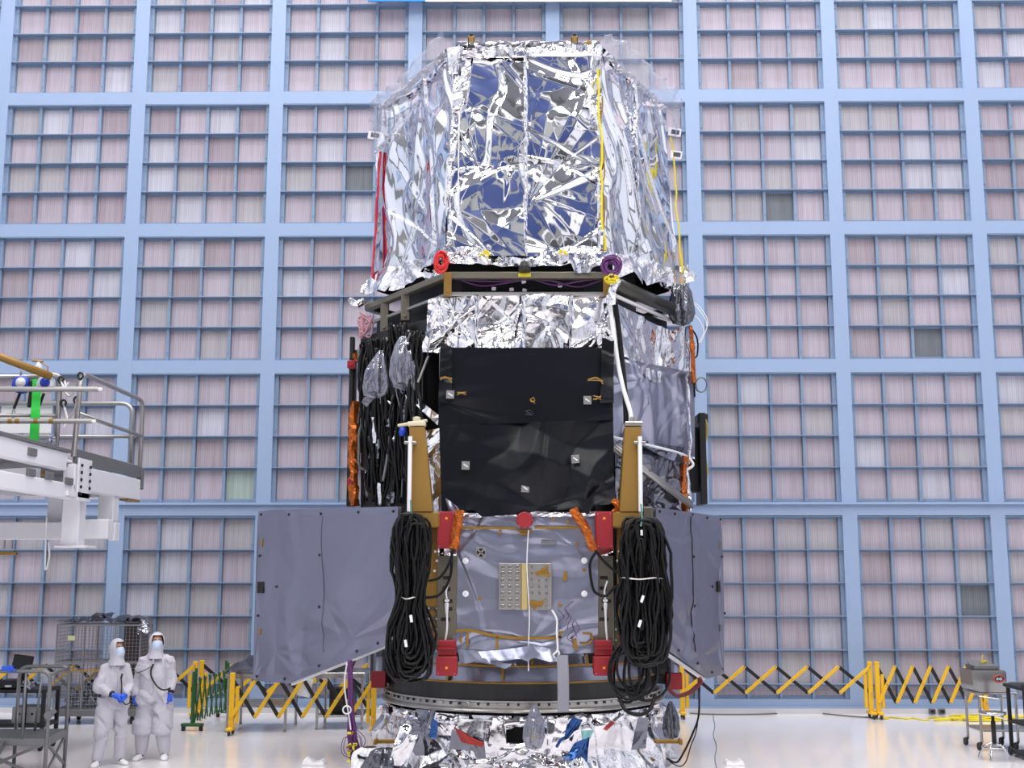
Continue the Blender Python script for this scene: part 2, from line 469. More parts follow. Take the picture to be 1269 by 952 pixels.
# (bay counted from the column line at its left, row of bays from the floor, filter row from the top, filter column)
DARKF = {(1, 3, 2, 2), (4, 3, 3, 2), (5, 2, 3, 2), (5, 0, 2, 3)}
for j in range(0, 5):
    z0 = RZ0 + (j - 1) * RW + HB if j > 0 else .26
    z1 = RZ0 + j * RW - HB
    for i in range(-2, 8):
        x0 = CX0 + i * CW + HB; x1 = CX0 + (i + 1) * CW - HB
        W = x1 - x0; H = z1 - z0
        mb = MB()
        ex = .075; mw = .055
        px = (W - 2 * ex + mw) / 4
        xs = [x0 + ex - mw / 2 + k * px for k in range(5)]
        if j > 0:
            pz = (H - .05) / 4; zs = [z0 + .03 + k * pz for k in range(5)]
        else:
            pz = .632; zs = [z1 - .03 - k * pz for k in range(6)][::-1]; zs = [z0 + .03] + zs
        for k, x in enumerate(xs):
            w0 = x - mw / 2; w1 = x + mw / 2
            if k == 0: w0 = x0
            if k == 4: w1 = x1
            wbox(mb, w0, w1, -.2, -.07, z0, z1)
            for z_ in zs[:-1]:
                for dz in (.12, .5):
                    wbox(mb, x - .012, x + .012, -.07, -.058, z_ + dz, z_ + dz + .022)
        for k, z_ in enumerate(zs):
            wbox(mb, x0, x1, -.2, -.13, z_ - .03, z_ + .022)
            if k: wbox(mb, x0, x1, -.2, -.004, z_ + .010, z_ + .024)
        bay = mb.build('filter_bay', M_mull, wall)
        vs = []; fs = []; cols = []
        for r in range(len(zs) - 1):
            for c in range(4):
                a, b_ = xs[c] + mw / 2 + .004, xs[c + 1] - mw / 2 - .004
                lo, hi = zs[r] + .024, zs[r + 1] - .024
                t = tone(i, j, len(zs) - 2 - r, c)
                k = len(vs)
                for (x, z_) in ((a, lo), (b_, lo), (b_, hi), (a, hi)): vs.append(wp(x, -.165, z_))
                fs.append((k, k + 1, k + 2, k + 3)); cols += [t] * 4
        m2 = MB(); m2.add(vs, fs)
        o = m2.build('filter_panels', M_filter, bay)
        at = o.data.color_attributes.new('tone', 'FLOAT_COLOR', 'CORNER')
        for p in o.data.polygons:
            for li in p.loop_indices: at.data[li].color = (*cols[o.data.loops[li].vertex_index], 1)

# small outlet boxes let into the kerb, and the banner whose lower edge shows at the top
for px, lab in ((1161, 'small grey outlet box on the kerb, the left one behind the yellow cables'), (1173, 'small grey outlet box on the kerb, the right one behind the yellow cables')):
    p = q(px, 886, 22.5); mb = MB(); mb.box((p.x, WY0 - .0125 * p.x - .10, .06), (.12, .06, .09), None, .008)
    mb.mat(1); mb.box((p.x, WY0 - .0125 * p.x - .132, .06), (.07, .01, .05))
    tag(mb.build('outlet_box', [M_gplate, M_blk]), lab, 'outlet', 'outlet boxes on the kerb')
# ================================================================ the spacecraft
YF_ = 15.6                      # plane of its front faces
YM_ = 17.6                      # its axis and its two side corners
craft = thing('spacecraft', 'tall six-sided spacecraft in silver foil with charcoal blanket and two grey side flaps', 'spacecraft', (.15, YM_, 0))
def part(mb, name, m, parent=craft, smooth=False): return mb.build(name, m, parent, smooth)

# ---- black inner body
def hexa(front, mid, yf, yb, cx=.15):
    return [(cx - front, yf), (cx + front, yf), (cx + mid, YM_), (cx + front, yb), (cx - front, yb), (cx - mid, YM_)]
def hexprism(mb, front, mid, yf, z0, z1, cx=.15):
    P = hexa(front, mid, yf, 2 * YM_ - yf, cx)
    return mb.prism([(x, y, z0) for x, y in P], (0, 0, z1 - z0))
Z_TOP = zz(57, YF_); Z_SK = zz(316, YF_); Z_RING = zz(343, YF_)
mb = MB(); hexprism(mb, .85, 1.75, YF_ + .4, Z_RING - .1, Z_TOP - .12); hexprism(mb, .98, 2.22, YF_ + .35, zz(862, YF_), Z_RING - .2)
part(mb, 'inner_structure', M_black)

# ---- barrel: foil faces
xl0, xl1 = xx(553, 318, YF_), xx(569, 60, YF_)
xr0, xr1 = xx(748, 318, YF_), xx(742, 60, YF_)
Lm = Vector((xx(461, 345, YM_), YM_, 0)); Rm = Vector((xx(840, 345, YM_), YM_, 0))
Lm.x = -2.16; Rm.x = 2.49
zt, zb = Z_TOP, Z_SK - .02
seam = xx(651, 200, YF_)
def ST_(x, z, x0, z0): return (x - x0, z - z0)
def tie(pts, x0, z0, **k):
    fs = []
    for i, (px, py, n, R, a, dip) in enumerate(pts):
        p = q(px, py, YF_); fs.append(star(700 + i * 7 + int(px), p.x - x0, p.z - z0, max(7, int(n * .62)), R, a * 1.5, dip))
    return fs
barrel = MB()
hexprism(barrel, .93, 2.0, YF_ + .1, zt - .06, zt - .02)
barrel = part(barrel, 'barrel_top', M_foil2)
hl = addf(crumple(3, 4, .7, .075, warp=.25), crumple(4, 3, .22, .008), *tie([(651, 62, 15, .9, .035, .02), (577, 130, 12, .6, .045, .03), (587, 204, 13, .5, .06, .05), (626, 203, 12, .45, .06, .05), (556, 257, 11, .7, .06, .02), (602, 312, 14, .7, .07, .04), (650, 255, 12, .6, .06, .03)], xl0, zb))
sheet('foil_panel', [(xl0, YF_, zb), (seam, YF_, zb), (seam, YF_, zt - .05), (xl1, YF_, zt - .05)], M_foil, craft, .014, hl)
hr = addf(crumple(13, 4, .7, .075, warp=.25), crumple(14, 3, .22, .008), *tie([(652, 64, 14, .8, .035, .02), (733, 112, 14, .8, .05, .04), (653, 200, 12, .6, .05, .03), (697, 202, 13, .5, .06, .05), (655, 252, 13, .8, .07, .03), (697, 312, 14, .8, .07, .04), (746, 212, 12, .6, .05, .02)], seam, zb))
sheet('foil_panel', [(seam, YF_, zb), (xr0, YF_, zb), (xr1, YF_, zt - .05), (seam, YF_, zt - .05)], M_foil, craft, .014, hr)
# pale side faces
fl = addf(crumple(23, 5, .42, .13, ang=(.10, .16), warp=.2), crumple(24, 3, .2, .01), star(5, 1.3, 2.7, 12, 1.3, .05, .03), star(6, .9, .25, 14, .8, .06, .03), star(9, 2.2, .2, 12, .9, .05, 0))
sheet('foil_panel', [(Lm.x, YM_, zb - .06), (xl0, YF_, zb), (xl1, YF_ + .02, zt - .06), (Lm.x + .06, YM_, zt - .16)], M_foil, craft, .02, fl)
fr = addf(crumple(33, 5, .44, .11, ang=(-.05, .2), warp=.2), crumple(34, 3, .2, .01), star(15, 1.1, 2.6, 14, 1.2, .05, .04), star(16, .9, .2, 13, .9, .06, .03), star(18, 2.2, .2, 12, .8, .05, .02))
sheet('foil_panel', [(xr0, YF_, zb), (Rm.x, YM_, zb - .06), (Rm.x - .06, YM_, zt - .16), (xr1, YF_ + .02, zt - .06)], M_foil, craft, .02, fr)
for s in (-1, 1):   # far faces, seen only from the side
    c0 = Lm if s < 0 else Rm
    P = [(c0.x - s * .07, YM_ + .02, zb), (.15 + s * 1.0, YM_ + 2, zb), (.15 + s * 1.0, YM_ + 2, zt - .2), (c0.x - s * .14, YM_ + .02, zt - .2)]
    sheet('foil_panel', P, M_foil, craft, .07, crumple(40 + s, 6, .3, .1))
sheet('foil_panel', [(-.9, YM_ + 2, zb), (1.2, YM_ + 2, zb), (1.2, YM_ + 2, zt - .1), (-.9, YM_ + 2, zt - .1)], M_foil, craft, .07, crumple(47, 6, .3, .1))

# crumpled strips along the seams and the upper rim
def ruff(name, pts, r, m, parent=craft, seed=0, n=14, sub=.02, jit=.5, flat=1.0):
    """bunched foil strip following a path"""
    P = curve_pts(pts, 6); L = [0]
    for a, b in zip(P, P[1:]): L.append(L[-1] + (b - a).length)
    n = max(n, 9); N = max(4, int(L[-1] / min(sub, .05))); rg = np.random.default_rng(seed)
    Lx = np.array(L)
    X = [np.interp(np.linspace(0, L[-1], N), Lx, [p[i] for p in P]) for i in range(3)]
    Q = np.zeros((N, n, 3)); j1 = min(jit, .42)
    base = np.ones(n); wob = rg.uniform(-1, 1, (N // 4 + 3, 2))
    for i in range(N):
        a = Vector([X[k][max(i - 1, 0)] for k in range(3)]); b = Vector([X[k][min(i + 1, N - 1)] for k in range(3)])
        d = (b - a).normalized(); s = d.cross(Vector((0, 1, .01))).normalized(); u = s.cross(d)
        base = .55 * base + .45 * (1 + j1 * 1.6 * rg.uniform(-1, 1, n))
        o = (wob[i // 4] * (1 - (i % 4) / 4) + wob[i // 4 + 1] * (i % 4) / 4) * r * .3
        for k in range(n):
            th = 2 * PI * k / n + .5 * math.sin(i * .35)
            Q[i, k] = Vector([X[c][i] for c in range(3)]) + s * (math.cos(th) * r * base[k] + o[0]) + u * (math.sin(th) * r * base[k] * flat + o[1] * flat)
    return grid_obj(name, Q, m, parent, False, wrap=True)
rough_h = lambda s, a=.2: addf(crumple(s, 7, .24, a), crumple(s + 1, 5, .10, a * .7))
def edgestrip(P, seed, a=.22, m=M_foil2):
    return sheet('seam_foil', P, m, craft, .014, addf(rough_h(seed, a * .8), lambda S, T: .012 + 0 * S), smooth=False, edge=.02)
ruff('seam_foil', [(seam, YF_ - .012, zb), (seam + .01, YF_ - .016, (zb + zt) / 2), (seam, YF_ - .012, zt - .06)], .022, M_foil2, seed=1, n=9, sub=.03, jit=.4)
def fq(px, py, d=.01): p = q(px, py, YF_ - d); return (p.x, p.y, p.z)
edgestrip([fq(551, 318), fq(558, 318), fq(560, 200), fq(555, 200)], 201, .2)
edgestrip([fq(556, 200, .012), fq(563, 200, .012), fq(576, 122, .012), fq(561, 122, .012)], 203, .25)
edgestrip([fq(560, 140, .02), fq(579, 128, .02), fq(588, 62, .02), fq(562, 64, .02)], 205, .28)
edgestrip([fq(556, 92, -.05), fq(567, 92, .0), fq(575, 58, .0), fq(553, 60, -.05)], 207, .3)
edgestrip([fq(741, 318), fq(750, 318), fq(748, 215), fq(740, 215)], 209, .22)
edgestrip([fq(734, 220, .012), fq(748, 220, .012), fq(746, 130, .012), fq(730, 130, .012)], 211, .25)
edgestrip([fq(722, 132, .02), fq(746, 138, .02), fq(746, 60, .02), fq(736, 66, .02)], 213, .28)
p0, p1 = q(556, 60, YF_), q(748, 58, YF_)
edgestrip([fq(570, 72, .015), fq(746, 70, .015), fq(748, 57, .0), fq(560, 60, .0)], 215, .22)
ruff('rim_foil', [(p0.x + .1, YF_ + .12, zt + .05), (seam, YF_ + .10, zt + .06), (p1.x - .05, YF_ + .12, zt + .05)], .06, M_foil, seed=5, n=14, sub=.05, jit=.08)
ruff('rim_foil', [(p0.x, YF_ + .05, zt - .06), (Lm.x + .12, YM_ - .1, zt - .14)], .05, M_foil2, seed=6, n=10, sub=.05, jit=.3)
ruff('rim_foil', [(p1.x, YF_ + .05, zt - .06), (Rm.x - .12, YM_ - .1, zt - .14)], .05, M_foil2, seed=7, n=10, sub=.05, jit=.3)
def mid(px, py, Y): return q(px, py, Y)
pr = [(785, 96), (787, 140), (788, 200), (790, 260), (792, 330)]
def onface(px, py, side):   # point on the right / left side face of the barrel
    Y = YF_
    for _ in range(30):
        x = q(px, py, Y).x; a, b = (xr0, Rm.x) if side > 0 else (xl0, Lm.x)
        Y = YF_ + (YM_ - YF_) * (x - a) / (b - a)
    return q(px, py, Y)
def off(p, d=.04, side=1): return p + Vector((side * d * .84, -d * .54, 0))
ruff('seam_foil', [off(onface(a, b, 1), .01) for a, b in pr], .03, M_foil2, seed=8, n=8, sub=.07, jit=.4)
# clear film draped over the two shoulders
def drape(pin, pout, Y0, Y1, seed):
    n = 40; rg = np.random.default_rng(seed)
    A = curve_pts([(*a, 0) for a in pin], 14); B = curve_pts([(*a, 0) for a in pout], 14)
    nv = 14; Q = np.zeros((nv, len(A), 3)); cr = crumple(seed, 6, .12, .28)
    U, V = np.meshgrid(np.arange(len(A)) / len(A) * 2.6, np.linspace(0, .6, nv)); Hh = cr(U, V)
    for i in range(len(A)):
        Y = Y0 + (Y1 - Y0) * i / (len(A) - 1)
        a = q(A[i].x, A[i].y, Y); b = q(B[i].x, B[i].y, Y + .25) + Vector((.06 * math.sin(i * .9 + seed), 0, .09 * abs(math.sin(i * .55 + seed))))
        for j in range(nv):
            t = j / (nv - 1); p = a.lerp(b, t); p.y -= .22 * math.sin(PI * t) + Hh[j, i]; p.z += .1 * math.sin(PI * t) + .3 * Hh[j, i]
            Q[j, i] = p
    return grid_obj('clear_film', Q, M_clear, craft, True)
drape([(556, 66), (524, 102), (490, 136), (470, 155), (468, 196)], [(546, 56), (512, 88), (482, 122), (462, 138), (462, 168)], YF_ + .1, YM_ - .1, 5)
drape([(745, 64), (778, 92), (808, 122), (834, 152), (836, 185)], [(752, 54), (790, 72), (818, 100), (842, 130), (838, 158)], YF_ + .1, YM_ - .1, 6)
# foil sample flags at the two upper corners
for (px, py, w) in ((464, 168, 16), (836, 164, 16), (838, 192, 14)):
    p = q(px, py, YM_ - .2)
    mb = MB(); mb.box((p.x, p.y, p.z), (w * .0125, .02, .13), RY(.15), .006); mb.mat(1); mb.box((p.x + .01, p.y - .012, p.z), (w * .0125 * .62, .006, .07), RY(.15))
    part(mb, 'corner_tab', [M_whitet, M_silk])
# lifting lugs on the rim
for px in (584, 712):
    p = q(px, 55, YF_ + .08); mb = MB()
    mb.box((p.x, p.y, p.z + .045), (.10, .05, .15), None, .012); mb.mat(1); mb.box((p.x, p.y, p.z - .05), (.105, .07, .09), None, .01)
    mb.mat(1); mb.lathe([(.014, 0), (.022, .012), (.026, .03), (.02, .045), (.008, .05)], (p.x, p.y, p.z + .12), 10); mb.box((p.x - .04, p.y - .02, p.z + .02), (.012, .05, .13)); mb.box((p.x + .04, p.y - .02, p.z + .02), (.012, .05, .13))
    part(mb, 'lifting_lug', [M_gold, M_blk])
mb = MB(); p = q(729, 53, YF_ + .05); mb.box((p.x, p.y, p.z), (.06, .05, .06), RY(.4), .01); mb.box((p.x + .03, p.y, p.z - .02), (.05, .04, .03), None, .01); part(mb, 'sensor_tab', M_tape)
# thin white lanyard, yellow cable along the right seam, red cable down the left corner
mb = MB(); mb.tube(curve_pts([q(569, 140, YF_ - .06), q(568, 230, YF_ - .05), q(566, 280, YF_ - .06), q(553, 305, YF_ - .05)]), .008, 6); part(mb, 'white_cord', M_whitet)
rg = random.Random(4)
mb = MB(); mb.tube(curve_pts([q(742 + rg.uniform(-2, 2) + max(0, (y - 90)) * .03, y, YF_ - .07) for y in range(86, 318, 14)], 4), .016, 6)
part(mb, 'yellow_cable_run', M_yelc)
mb = MB(); mb.tube(curve_pts([q(744 + rg.uniform(-2.5, 2.5) + max(0, (y - 90)) * .025, y, YF_ - .05) for y in range(120, 318, 14)], 4), .012, 6)
part(mb, 'brown_cable_run', M_tape)
for k in range(3):
    mb = MB(); mb.tube(curve_pts([q(471 - (y - 190) * .06 + rg.uniform(-1.2, 1.2), y, YM_ - .2 - .02 * k) for y in range(188, 352, 12)], 4), .014, 6)
    part(mb, 'red_cable_run', M_redc if k != 1 else M_purple)
mb = MB(); mb.tube(curve_pts([q(832 + (y - 170) * .075 + rg.uniform(-1.2, 1.2), y, YM_ - .2) for y in range(170, 345, 14)], 4), .014, 6); part(mb, 'yellow_cable_run', M_yelc)
mb = MB(); a, b = q(843, 310, YM_ - .1), q(846, 360, YM_ - .1); mb.bar(a, b, .07, .03); part(mb, 'tan_strap', mat('tan_strap', (196, 172, 128), .6))
for px, py in ((602, 313), (697, 312)):
    p = q(px, py, YF_ - .07); mb = MB()
    for k in range(5):
        a = rg.uniform(0, 6.28); mb.tube(curve_pts([p, p + Vector((math.cos(a) * .05, -.02, math.sin(a) * .04 - .02)), p + Vector((math.cos(a) * .08, -.01, math.sin(a) * .03 - .06))], 4), .012, 5)
    part(mb, 'tie_knot', M_yelc)

# ---- ragged foil skirt below the barrel
def skirt(pt, pb, seed, jagamp, res=.018, out=.10):
    (ax, ay, aY), (bx, by, bY) = pt; (cx, cy, cY), (dx, dy, dY) = pb
    A, B, C, D = q(cx, cy, cY), q(dx, dy, dY), q(bx, by, bY), q(ax, ay, aY)
    return sheet('foil_skirt', [A, B, C, D], M_foil2, craft, res, addf(crumple(seed, 9, .16, .28), crumple(seed + 1, 5, .07, .16)), jag=jagged(seed, jagamp, .16), smooth=False)
skirt([(549, 308, YF_ - .02), (752, 306, YF_ - .02)], [(556, 334, YF_ - .05), (752, 333, YF_ - .05)], 51, .10)
skirt([(463, 338, YM_ - .05), (556, 310, YF_ - .02)], [(450, 366, YM_ - .12), (552, 332, YF_ - .05)], 53, .10)
skirt([(748, 308, YF_ - .02), (842, 335, YM_ - .05)], [(756, 336, YF_ - .05), (843, 366, YM_ - .12)], 55, .12)

# ---- ring frame with posts
def hexbar(mb, z, w, h, inset=0.0, sides=(-1, 0, 1), back=True):
    f = 1.08 - inset; m_ = 2.36 - inset; y = YF_ + inset
    P = [Vector((.21 - f, y, z)), Vector((.21 + f, y, z)), Vector((.15 + m_, YM_, z)), Vector((.21 + f, 2 * YM_ - y, z)), Vector((.21 - f, 2 * YM_ - y, z)), Vector((.15 - m_, YM_, z))]
    S = {0: (0, 1), 1: (1, 2), 2: (2, 3), 3: (3, 4), 4: (4, 5), -1: (5, 0)}
    for s in sides: mb.bar(P[S[s][0]], P[S[s][1]], w, h, bev=.01)
ztr = zz(342, YF_)
mb = MB(); hexbar(mb, ztr, .12, .09, .0, (-1, 0, 2, 3, 4)); part(mb, 'ring_beam', M_frame)
mb = MB()
a, b = Vector((.21 + 1.1, YF_ + .05, ztr - .06)), Vector((.15 + 2.36, YM_, ztr - .04)); mb.tube([a, b], .10, 16); mb.mat(1)
mb.tube([a + Vector((.0, .0, -.16)), b + Vector((-.1, -.02, -.15))], .03, 8)
part(mb, 'ring_tube', [M_gtube if False else mat('dark_tube', (66, 66, 60), .3, .5), M_whitet], smooth=True)
mb = MB(); hexbar(mb, zz(364, YF_) , .06, .05, .02, (-1, 0)); part(mb, 'lower_rail', M_alu)
for (px, y0, y1, Y, w, m_) in ((555, 338, 367, YF_ - .03, .105, M_gold), (752, 336, 366, YF_ - .03, .105, M_gold), (503, 362, 398, YF_ + 1.0, .13, M_frame), (477, 376, 412, YF_ + 1.5, .12, M_frame)):
    a, b = q(px, y0, Y), q(px, y1, Y); mb = MB(); mb.box((a.x, Y, (a.z + b.z) / 2), (w, .08, a.z - b.z), None, .008)
    mb.lathe([(.02, 0), (.02, .02), (.012, .025)], (a.x, Y - .04, b.z + .06), 8, RX(PI / 2)); part(mb, 'ring_post', m_)
mb = MB()
for k in range(2):
    mb.tube(curve_pts([q(566 + i * 30, 352 + rg.uniform(-4, 4) - (4 if i % 3 == 0 else 0), YF_ + .1) for i in range(7)], 5), .012, 6)
part(mb, 'purple_cable_run', M_purple)
for (px, py) in ((612, 358), (634, 359), (650, 360), (649, 349), (694, 354)):
    p = q(px, py, YF_ + .12); mb = MB(); mb.box(p, (.06, .02, .05), RY(rg.uniform(-.3, .3)), .006); part(mb, 'cable_label', M_whitet)
mb = MB(); p = q(650, 341, YF_ - .07); mb.box(p, (.17, .03, .045), None, .006); part(mb, 'yellow_clip', M_yelc)
mb = MB(); p = q(650, 331, YF_ - .16); mb.lathe([(.085, -.06), (.08, .0), (.05, .07), (.01, .09)], p, 14); part(mb, 'black_nozzle', M_black)
# ---- upper bus tier: crinkled foil
def face(name, pix, m, res, h, seed=0, **k):
    """pix: (px, py, depth) lower left, lower right, upper right, upper left"""
    return sheet(name, [q(*p) for p in pix], m, k.pop('parent', craft), res, h, **k)
xs_ = [526, 590, 648, 708, 759]
for k in range(4):
    Yl = YF_ + (.12 if k == 0 else .02)
    face('upper_foil', [(xs_[k], 436, Yl), (xs_[k + 1], 436, YF_ + .02), (xs_[k + 1], 365, YF_ + .02), (xs_[k] + (6 if k == 0 else 0), 366 + (6 if k == 0 else 0), Yl)], M_foil2, .014, addf(rough_h(60 + 3 * k, .24), star(80 + k, .35, .4, 12, .5, .10, .04)), smooth=(k % 2 == 0))
for px in xs_[1:4]:
    ruff('foil_seam', [q(px, 434, YF_ - .02), q(px + 1, 400, YF_ - .03), q(px, 367, YF_ - .02)], .025, M_foil2, seed=px, n=7, sub=.05, jit=.4)
ruff('foil_seam', [q(529, 438, YF_ + .05), q(533, 400, YF_ + .1), q(548, 369, YF_ + .03)], .05, M_foil2, seed=17, n=9, sub=.06, jit=.5)
def rside(t): return YF_ + (YM_ - YF_) * t
face('upper_foil', [(763, 448, rside(.02)), (840, 470, rside(.9)), (838, 412, rside(.9)), (762, 374, rside(.02))], M_foil2, .02, addf(rough_h(75, .2), crumple(76, 5, .3, .1, ang=(.2, .3))), jag=jagged(77, .16, .2))
face('upper_foil', [(836, 468, rside(.88)), (860, 470, rside(1.02)), (856, 400, rside(1.0)), (836, 412, rside(.88))], M_foil2, .02, rough_h(78, .25), smooth=False)

# ---- charcoal blanket
dk = addf(crumple(90, 4, .8, .03), crumple(92, 3, .2, .015))
up = face('charcoal_blanket', [(543, 527, YF_ - .16), (760, 521, YF_ - .16), (758, 431, YF_ - .14), (547, 431, YF_ - .14)], M_dark, .02, addf(dk, star(93, .02, .3, 10, .3, .1), star(89, 2.3, .1, 10, .3, .08)))
lo = addf(crumple(94, 4, .5, .16, ang=(2.2, .35)), crumple(95, 4, .4, .12), star(96, 1.3, .05, 12, .7, .10, .03), star(97, .1, .9, 8, .5, .08), star(98, 2.2, .1, 9, .5, .08))
face('charcoal_blanket', [(547, 634, YF_ - .2), (762, 632, YF_ - .2), (760, 520, YF_ - .19), (544, 526, YF_ - .19)], M_dark, .02, lo, jag=jagged(99, .08, .25), jagtop=jagged(90, .02, .1))
for px, top, s in ((552, 424, 1), (752, 417, -1)):
    face('blanket_tab', [(px - 9, 500, YF_ - .19), (px + 8, 500, YF_ - .19), (px + 8 + (s < 0) * 1, top + 4, YF_ - .19), (px - 6, top, YF_ - .19)], M_dark, .02, crumple(100 + px, 5, .15, .3), jagtop=jagged(px, .04))
for (px, py, r_) in ((558, 489, .02), (728, 496, .0), (577, 577, .03), (713, 569, -.05), (651, 605, .06)):
    p = q(px, py, YF_ - .245); mb = MB(); mb.box(p, (.105, .006, .11), RY(r_), .002); mb.mat(1); mb.box(p - Vector((0, .005, 0)), (.07, .004, .015), RY(.6)); part(mb, 'silver_patch', [M_alu, M_whitet])
for (px, py, w) in ((572, 488, .12), (740, 493, .1), (553, 471, .15), (738, 473, .2), (660, 497, .06), (656, 512, .1)):
    mb = MB()
    for k in range(3):
        p = q(px, py, YF_ - .26); a = Vector((-w / 2, 0, rg.uniform(-.03, .03))); b = Vector((w / 2, 0, rg.uniform(-.04, .03)))
        mb.tube(curve_pts([p + a, p + Vector((rg.uniform(-.02, .02), -.03, rg.uniform(-.03, .05))), p + b], 4), .007, 5)
    part(mb, 'cable_tail', M_tape if px != 656 else M_black)

# ---- right side face: grey blanket, dark film, strut
gb = addf(crumple(110, 6, .36, .5, ang=(.3, .45)), crumple(111, 5, .18, .22), star(112, .9, 1.1, 12, .7, .1, .03))
face('grey_blanket', [(759, 548, rside(0)), (861, 572, rside(1)), (861, 462, rside(1)), (760, 442, rside(0))], M_blank, .022, gb, jag=jagged(114, .08, .3), edge=.06)
face('dark_film', [(762, 640, rside(.22)), (856, 634, rside(1.1)), (856, 556, rside(1.1)), (762, 540, rside(.22))], M_silk, .022, addf(rough_h(116, .34), crumple(117, 5, .3, .3)), edge=.15)
mb = MB()
for d in (-.025, .025): mb.tube([q(757, 552, YF_ + .02) + Vector((0, d, d)), q(857, 626, YM_ - .12) + Vector((0, d, d))], .035, 10)
part(mb, 'silver_strut', M_alu, smooth=True)
mb = MB(); mb.tube(curve_pts([q(755, 541, YF_ - .08), q(800, 551, YF_ + .9), q(845, 563, YM_ - .15), q(859, 575, YM_ - .2), q(852, 582, YM_ - .2)], 5), .02, 6); part(mb, 'hem_cord', M_whitet)
wc = curve_pts([q(754, 366, YF_ - .06), q(758, 395, YF_ - .1), q(764, 440, YF_ - .12), q(772, 480, YF_ - .16), q(781, 510, YF_ - .22), q(782, 524, YF_ - .24)], 6)
mb = MB(); mb.tube(wc, .03, 8); part(mb, 'white_cable_sleeve', M_whitet, smooth=True)
mb = MB(); mb.tube(curve_pts([q(762, 372, YF_ - .02), q(768, 420, YF_ - .02), q(774, 480, YF_ - .1), q(776, 526, YF_ - .16)], 6), .035, 8); part(mb, 'black_cable_run', M_cable, smooth=True)
ruff('foil_sleeve', [q(756, 376, YF_ - .2), q(760, 360, YF_ - .2), q(765, 348, YF_ - .15)], .06, M_foil2, seed=91, n=11, sub=.03, jit=.3)
for (pts, r_, m_) in (([(856, 404), (859, 440), (860, 475)], .035, M_copper), ([(848, 566), (847, 590), (846, 612)], .06, M_copper), ([(853, 420), (852, 480), (855, 540), (853, 575)], .025, M_foil2), ([(851, 575), (852, 610), (853, 634)], .04, M_foil2), ([(848, 612), (849, 634)], .06, M_copper)):
    ruff('edge_wrap', [q(a, b, YM_ - .12) for a, b in pts], r_, m_, seed=int(pts[0][1]), n=9, sub=.05, jit=.35)
# shaggy grey boot and loose wires at the right corner
bag('grey_boot', tuple(q(846, 402, YM_ - .1)), .42, .62, .36, M_gbag, craft, seed=31, neck=.5)
for k, pts in enumerate(([(853, 370), (868, 382), (877, 400), (868, 425)], [(850, 385), (865, 395), (872, 412), (862, 428), (855, 420)], [(850, 365), (872, 392), (876, 405)])):
    mb = MB(); mb.tube(curve_pts([q(a, b, YM_ - .05 * k) for a, b in pts], 8), .008, 5); part(mb, 'loose_white_wire', M_whitet)
mb = MB(); mb.tube(curve_pts([q(a, b, YM_ - .05) for a, b in ((856, 406), (864, 420), (864, 440), (858, 448), (860, 470), (861, 492))], 8), .014, 6); part(mb, 'loose_grey_cable', M_cable)
ruff('corner_foil', [q(846, 330, YM_ - .1), q(850, 345, YM_ - .1), q(858, 338, YM_ - .1)], .07, M_foil2, seed=41, n=9, sub=.05)
ruff('corner_foil', [q(434, 371, YM_ - .1), q(443, 378, YM_ - .15), q(452, 372, YM_ - .15)], .05, M_foil2, seed=42, n=9, sub=.05)

# ---- left side: open bay behind the hanging cables
mb = MB(); a, b = q(437, 418, YM_), q(437, 628, YM_); mb.box((a.x, YM_, (a.z + b.z) / 2), (.07, .12, a.z - b.z), None, .01)
mb.box((a.x + .05, YM_ + .02, (a.z + b.z) / 2 - .1), (.04, .08, a.z - b.z - .2)); part(mb, 'bay_post', M_gplate if False else M_ring)
for py in (452, 598):
    p = q(436, py, YM_ - .1); mb = MB(); mb.box(p, (.13, .1, .12), None, .012); mb.lathe([(.03, 0), (.03, .03)], p + Vector((0, -.05, 0)), 8, RX(PI / 2)); part(mb, 'red_clamp', M_red)
ruff('copper_wrap', [q(441, 498, YM_ - .1), q(438, 540, YM_ - .1), q(437, 580, YM_ - .1), q(441, 627, YM_ - .1)], .075, M_copper, seed=43, n=10, sub=.05, jit=.3)
ruff('copper_wrap', [q(443, 438, YM_ - .1), q(445, 448, YM_ - .1)], .06, M_copper, seed=44, n=8, sub=.04, jit=.3)
mb = MB(); mb.tube([q(531, 441, YF_ + .1), q(518, 474, YF_ + .1)], .018, 8); part(mb, 'bay_rod', M_alu)
face('foil_scrap', [(513, 500, YF_ + .15), (542, 527, YF_ + .05), (543, 514, YF_ + .05), (515, 492, YF_ + .15)], M_foil2, .02, rough_h(121, .2))
face('foil_scrap', [(526, 566, YF_ + .1), (546, 566, YF_), (545, 530, YF_), (526, 534, YF_ + .1)], M_foil2, .02, rough_h(123, .3), smooth=False)
face('foil_scrap', [(534, 636, YF_ + .1), (548, 636, YF_ - .1), (547, 560, YF_ - .05), (532, 562, YF_ + .1)], M_foil2, .02, rough_h(125, .3), smooth=False)
face('foil_scrap', [(545, 640, YF_ - .15), (575, 640, YF_ - .25), (568, 628, YF_ - .22), (545, 612, YF_ - .15)], M_blank, .02, rough_h(127, .3))
mb = MB(); mb.box(((q(545, 480, YF_).x), YF_ + .1, (zz(438, YF_) + zz(527, YF_)) / 2), (.02, .2, zz(438, YF_) - zz(527, YF_))); part(mb, 'bay_edge', M_alu)
rg = random.Random(8)
for k in range(9):
    s = [(452 + rg.uniform(-9, 12), 385 + rg.uniform(0, 35)) for _ in range(4)]
    mb = MB(); mb.tube(curve_pts([q(a, b, YM_ - .3 - .02 * k) for a, b in s], 6), .012, 5); part(mb, 'pink_wire', mat('pink_wire', (190, 140, 150), .5) if k == 0 else MATS['pink_wire'])

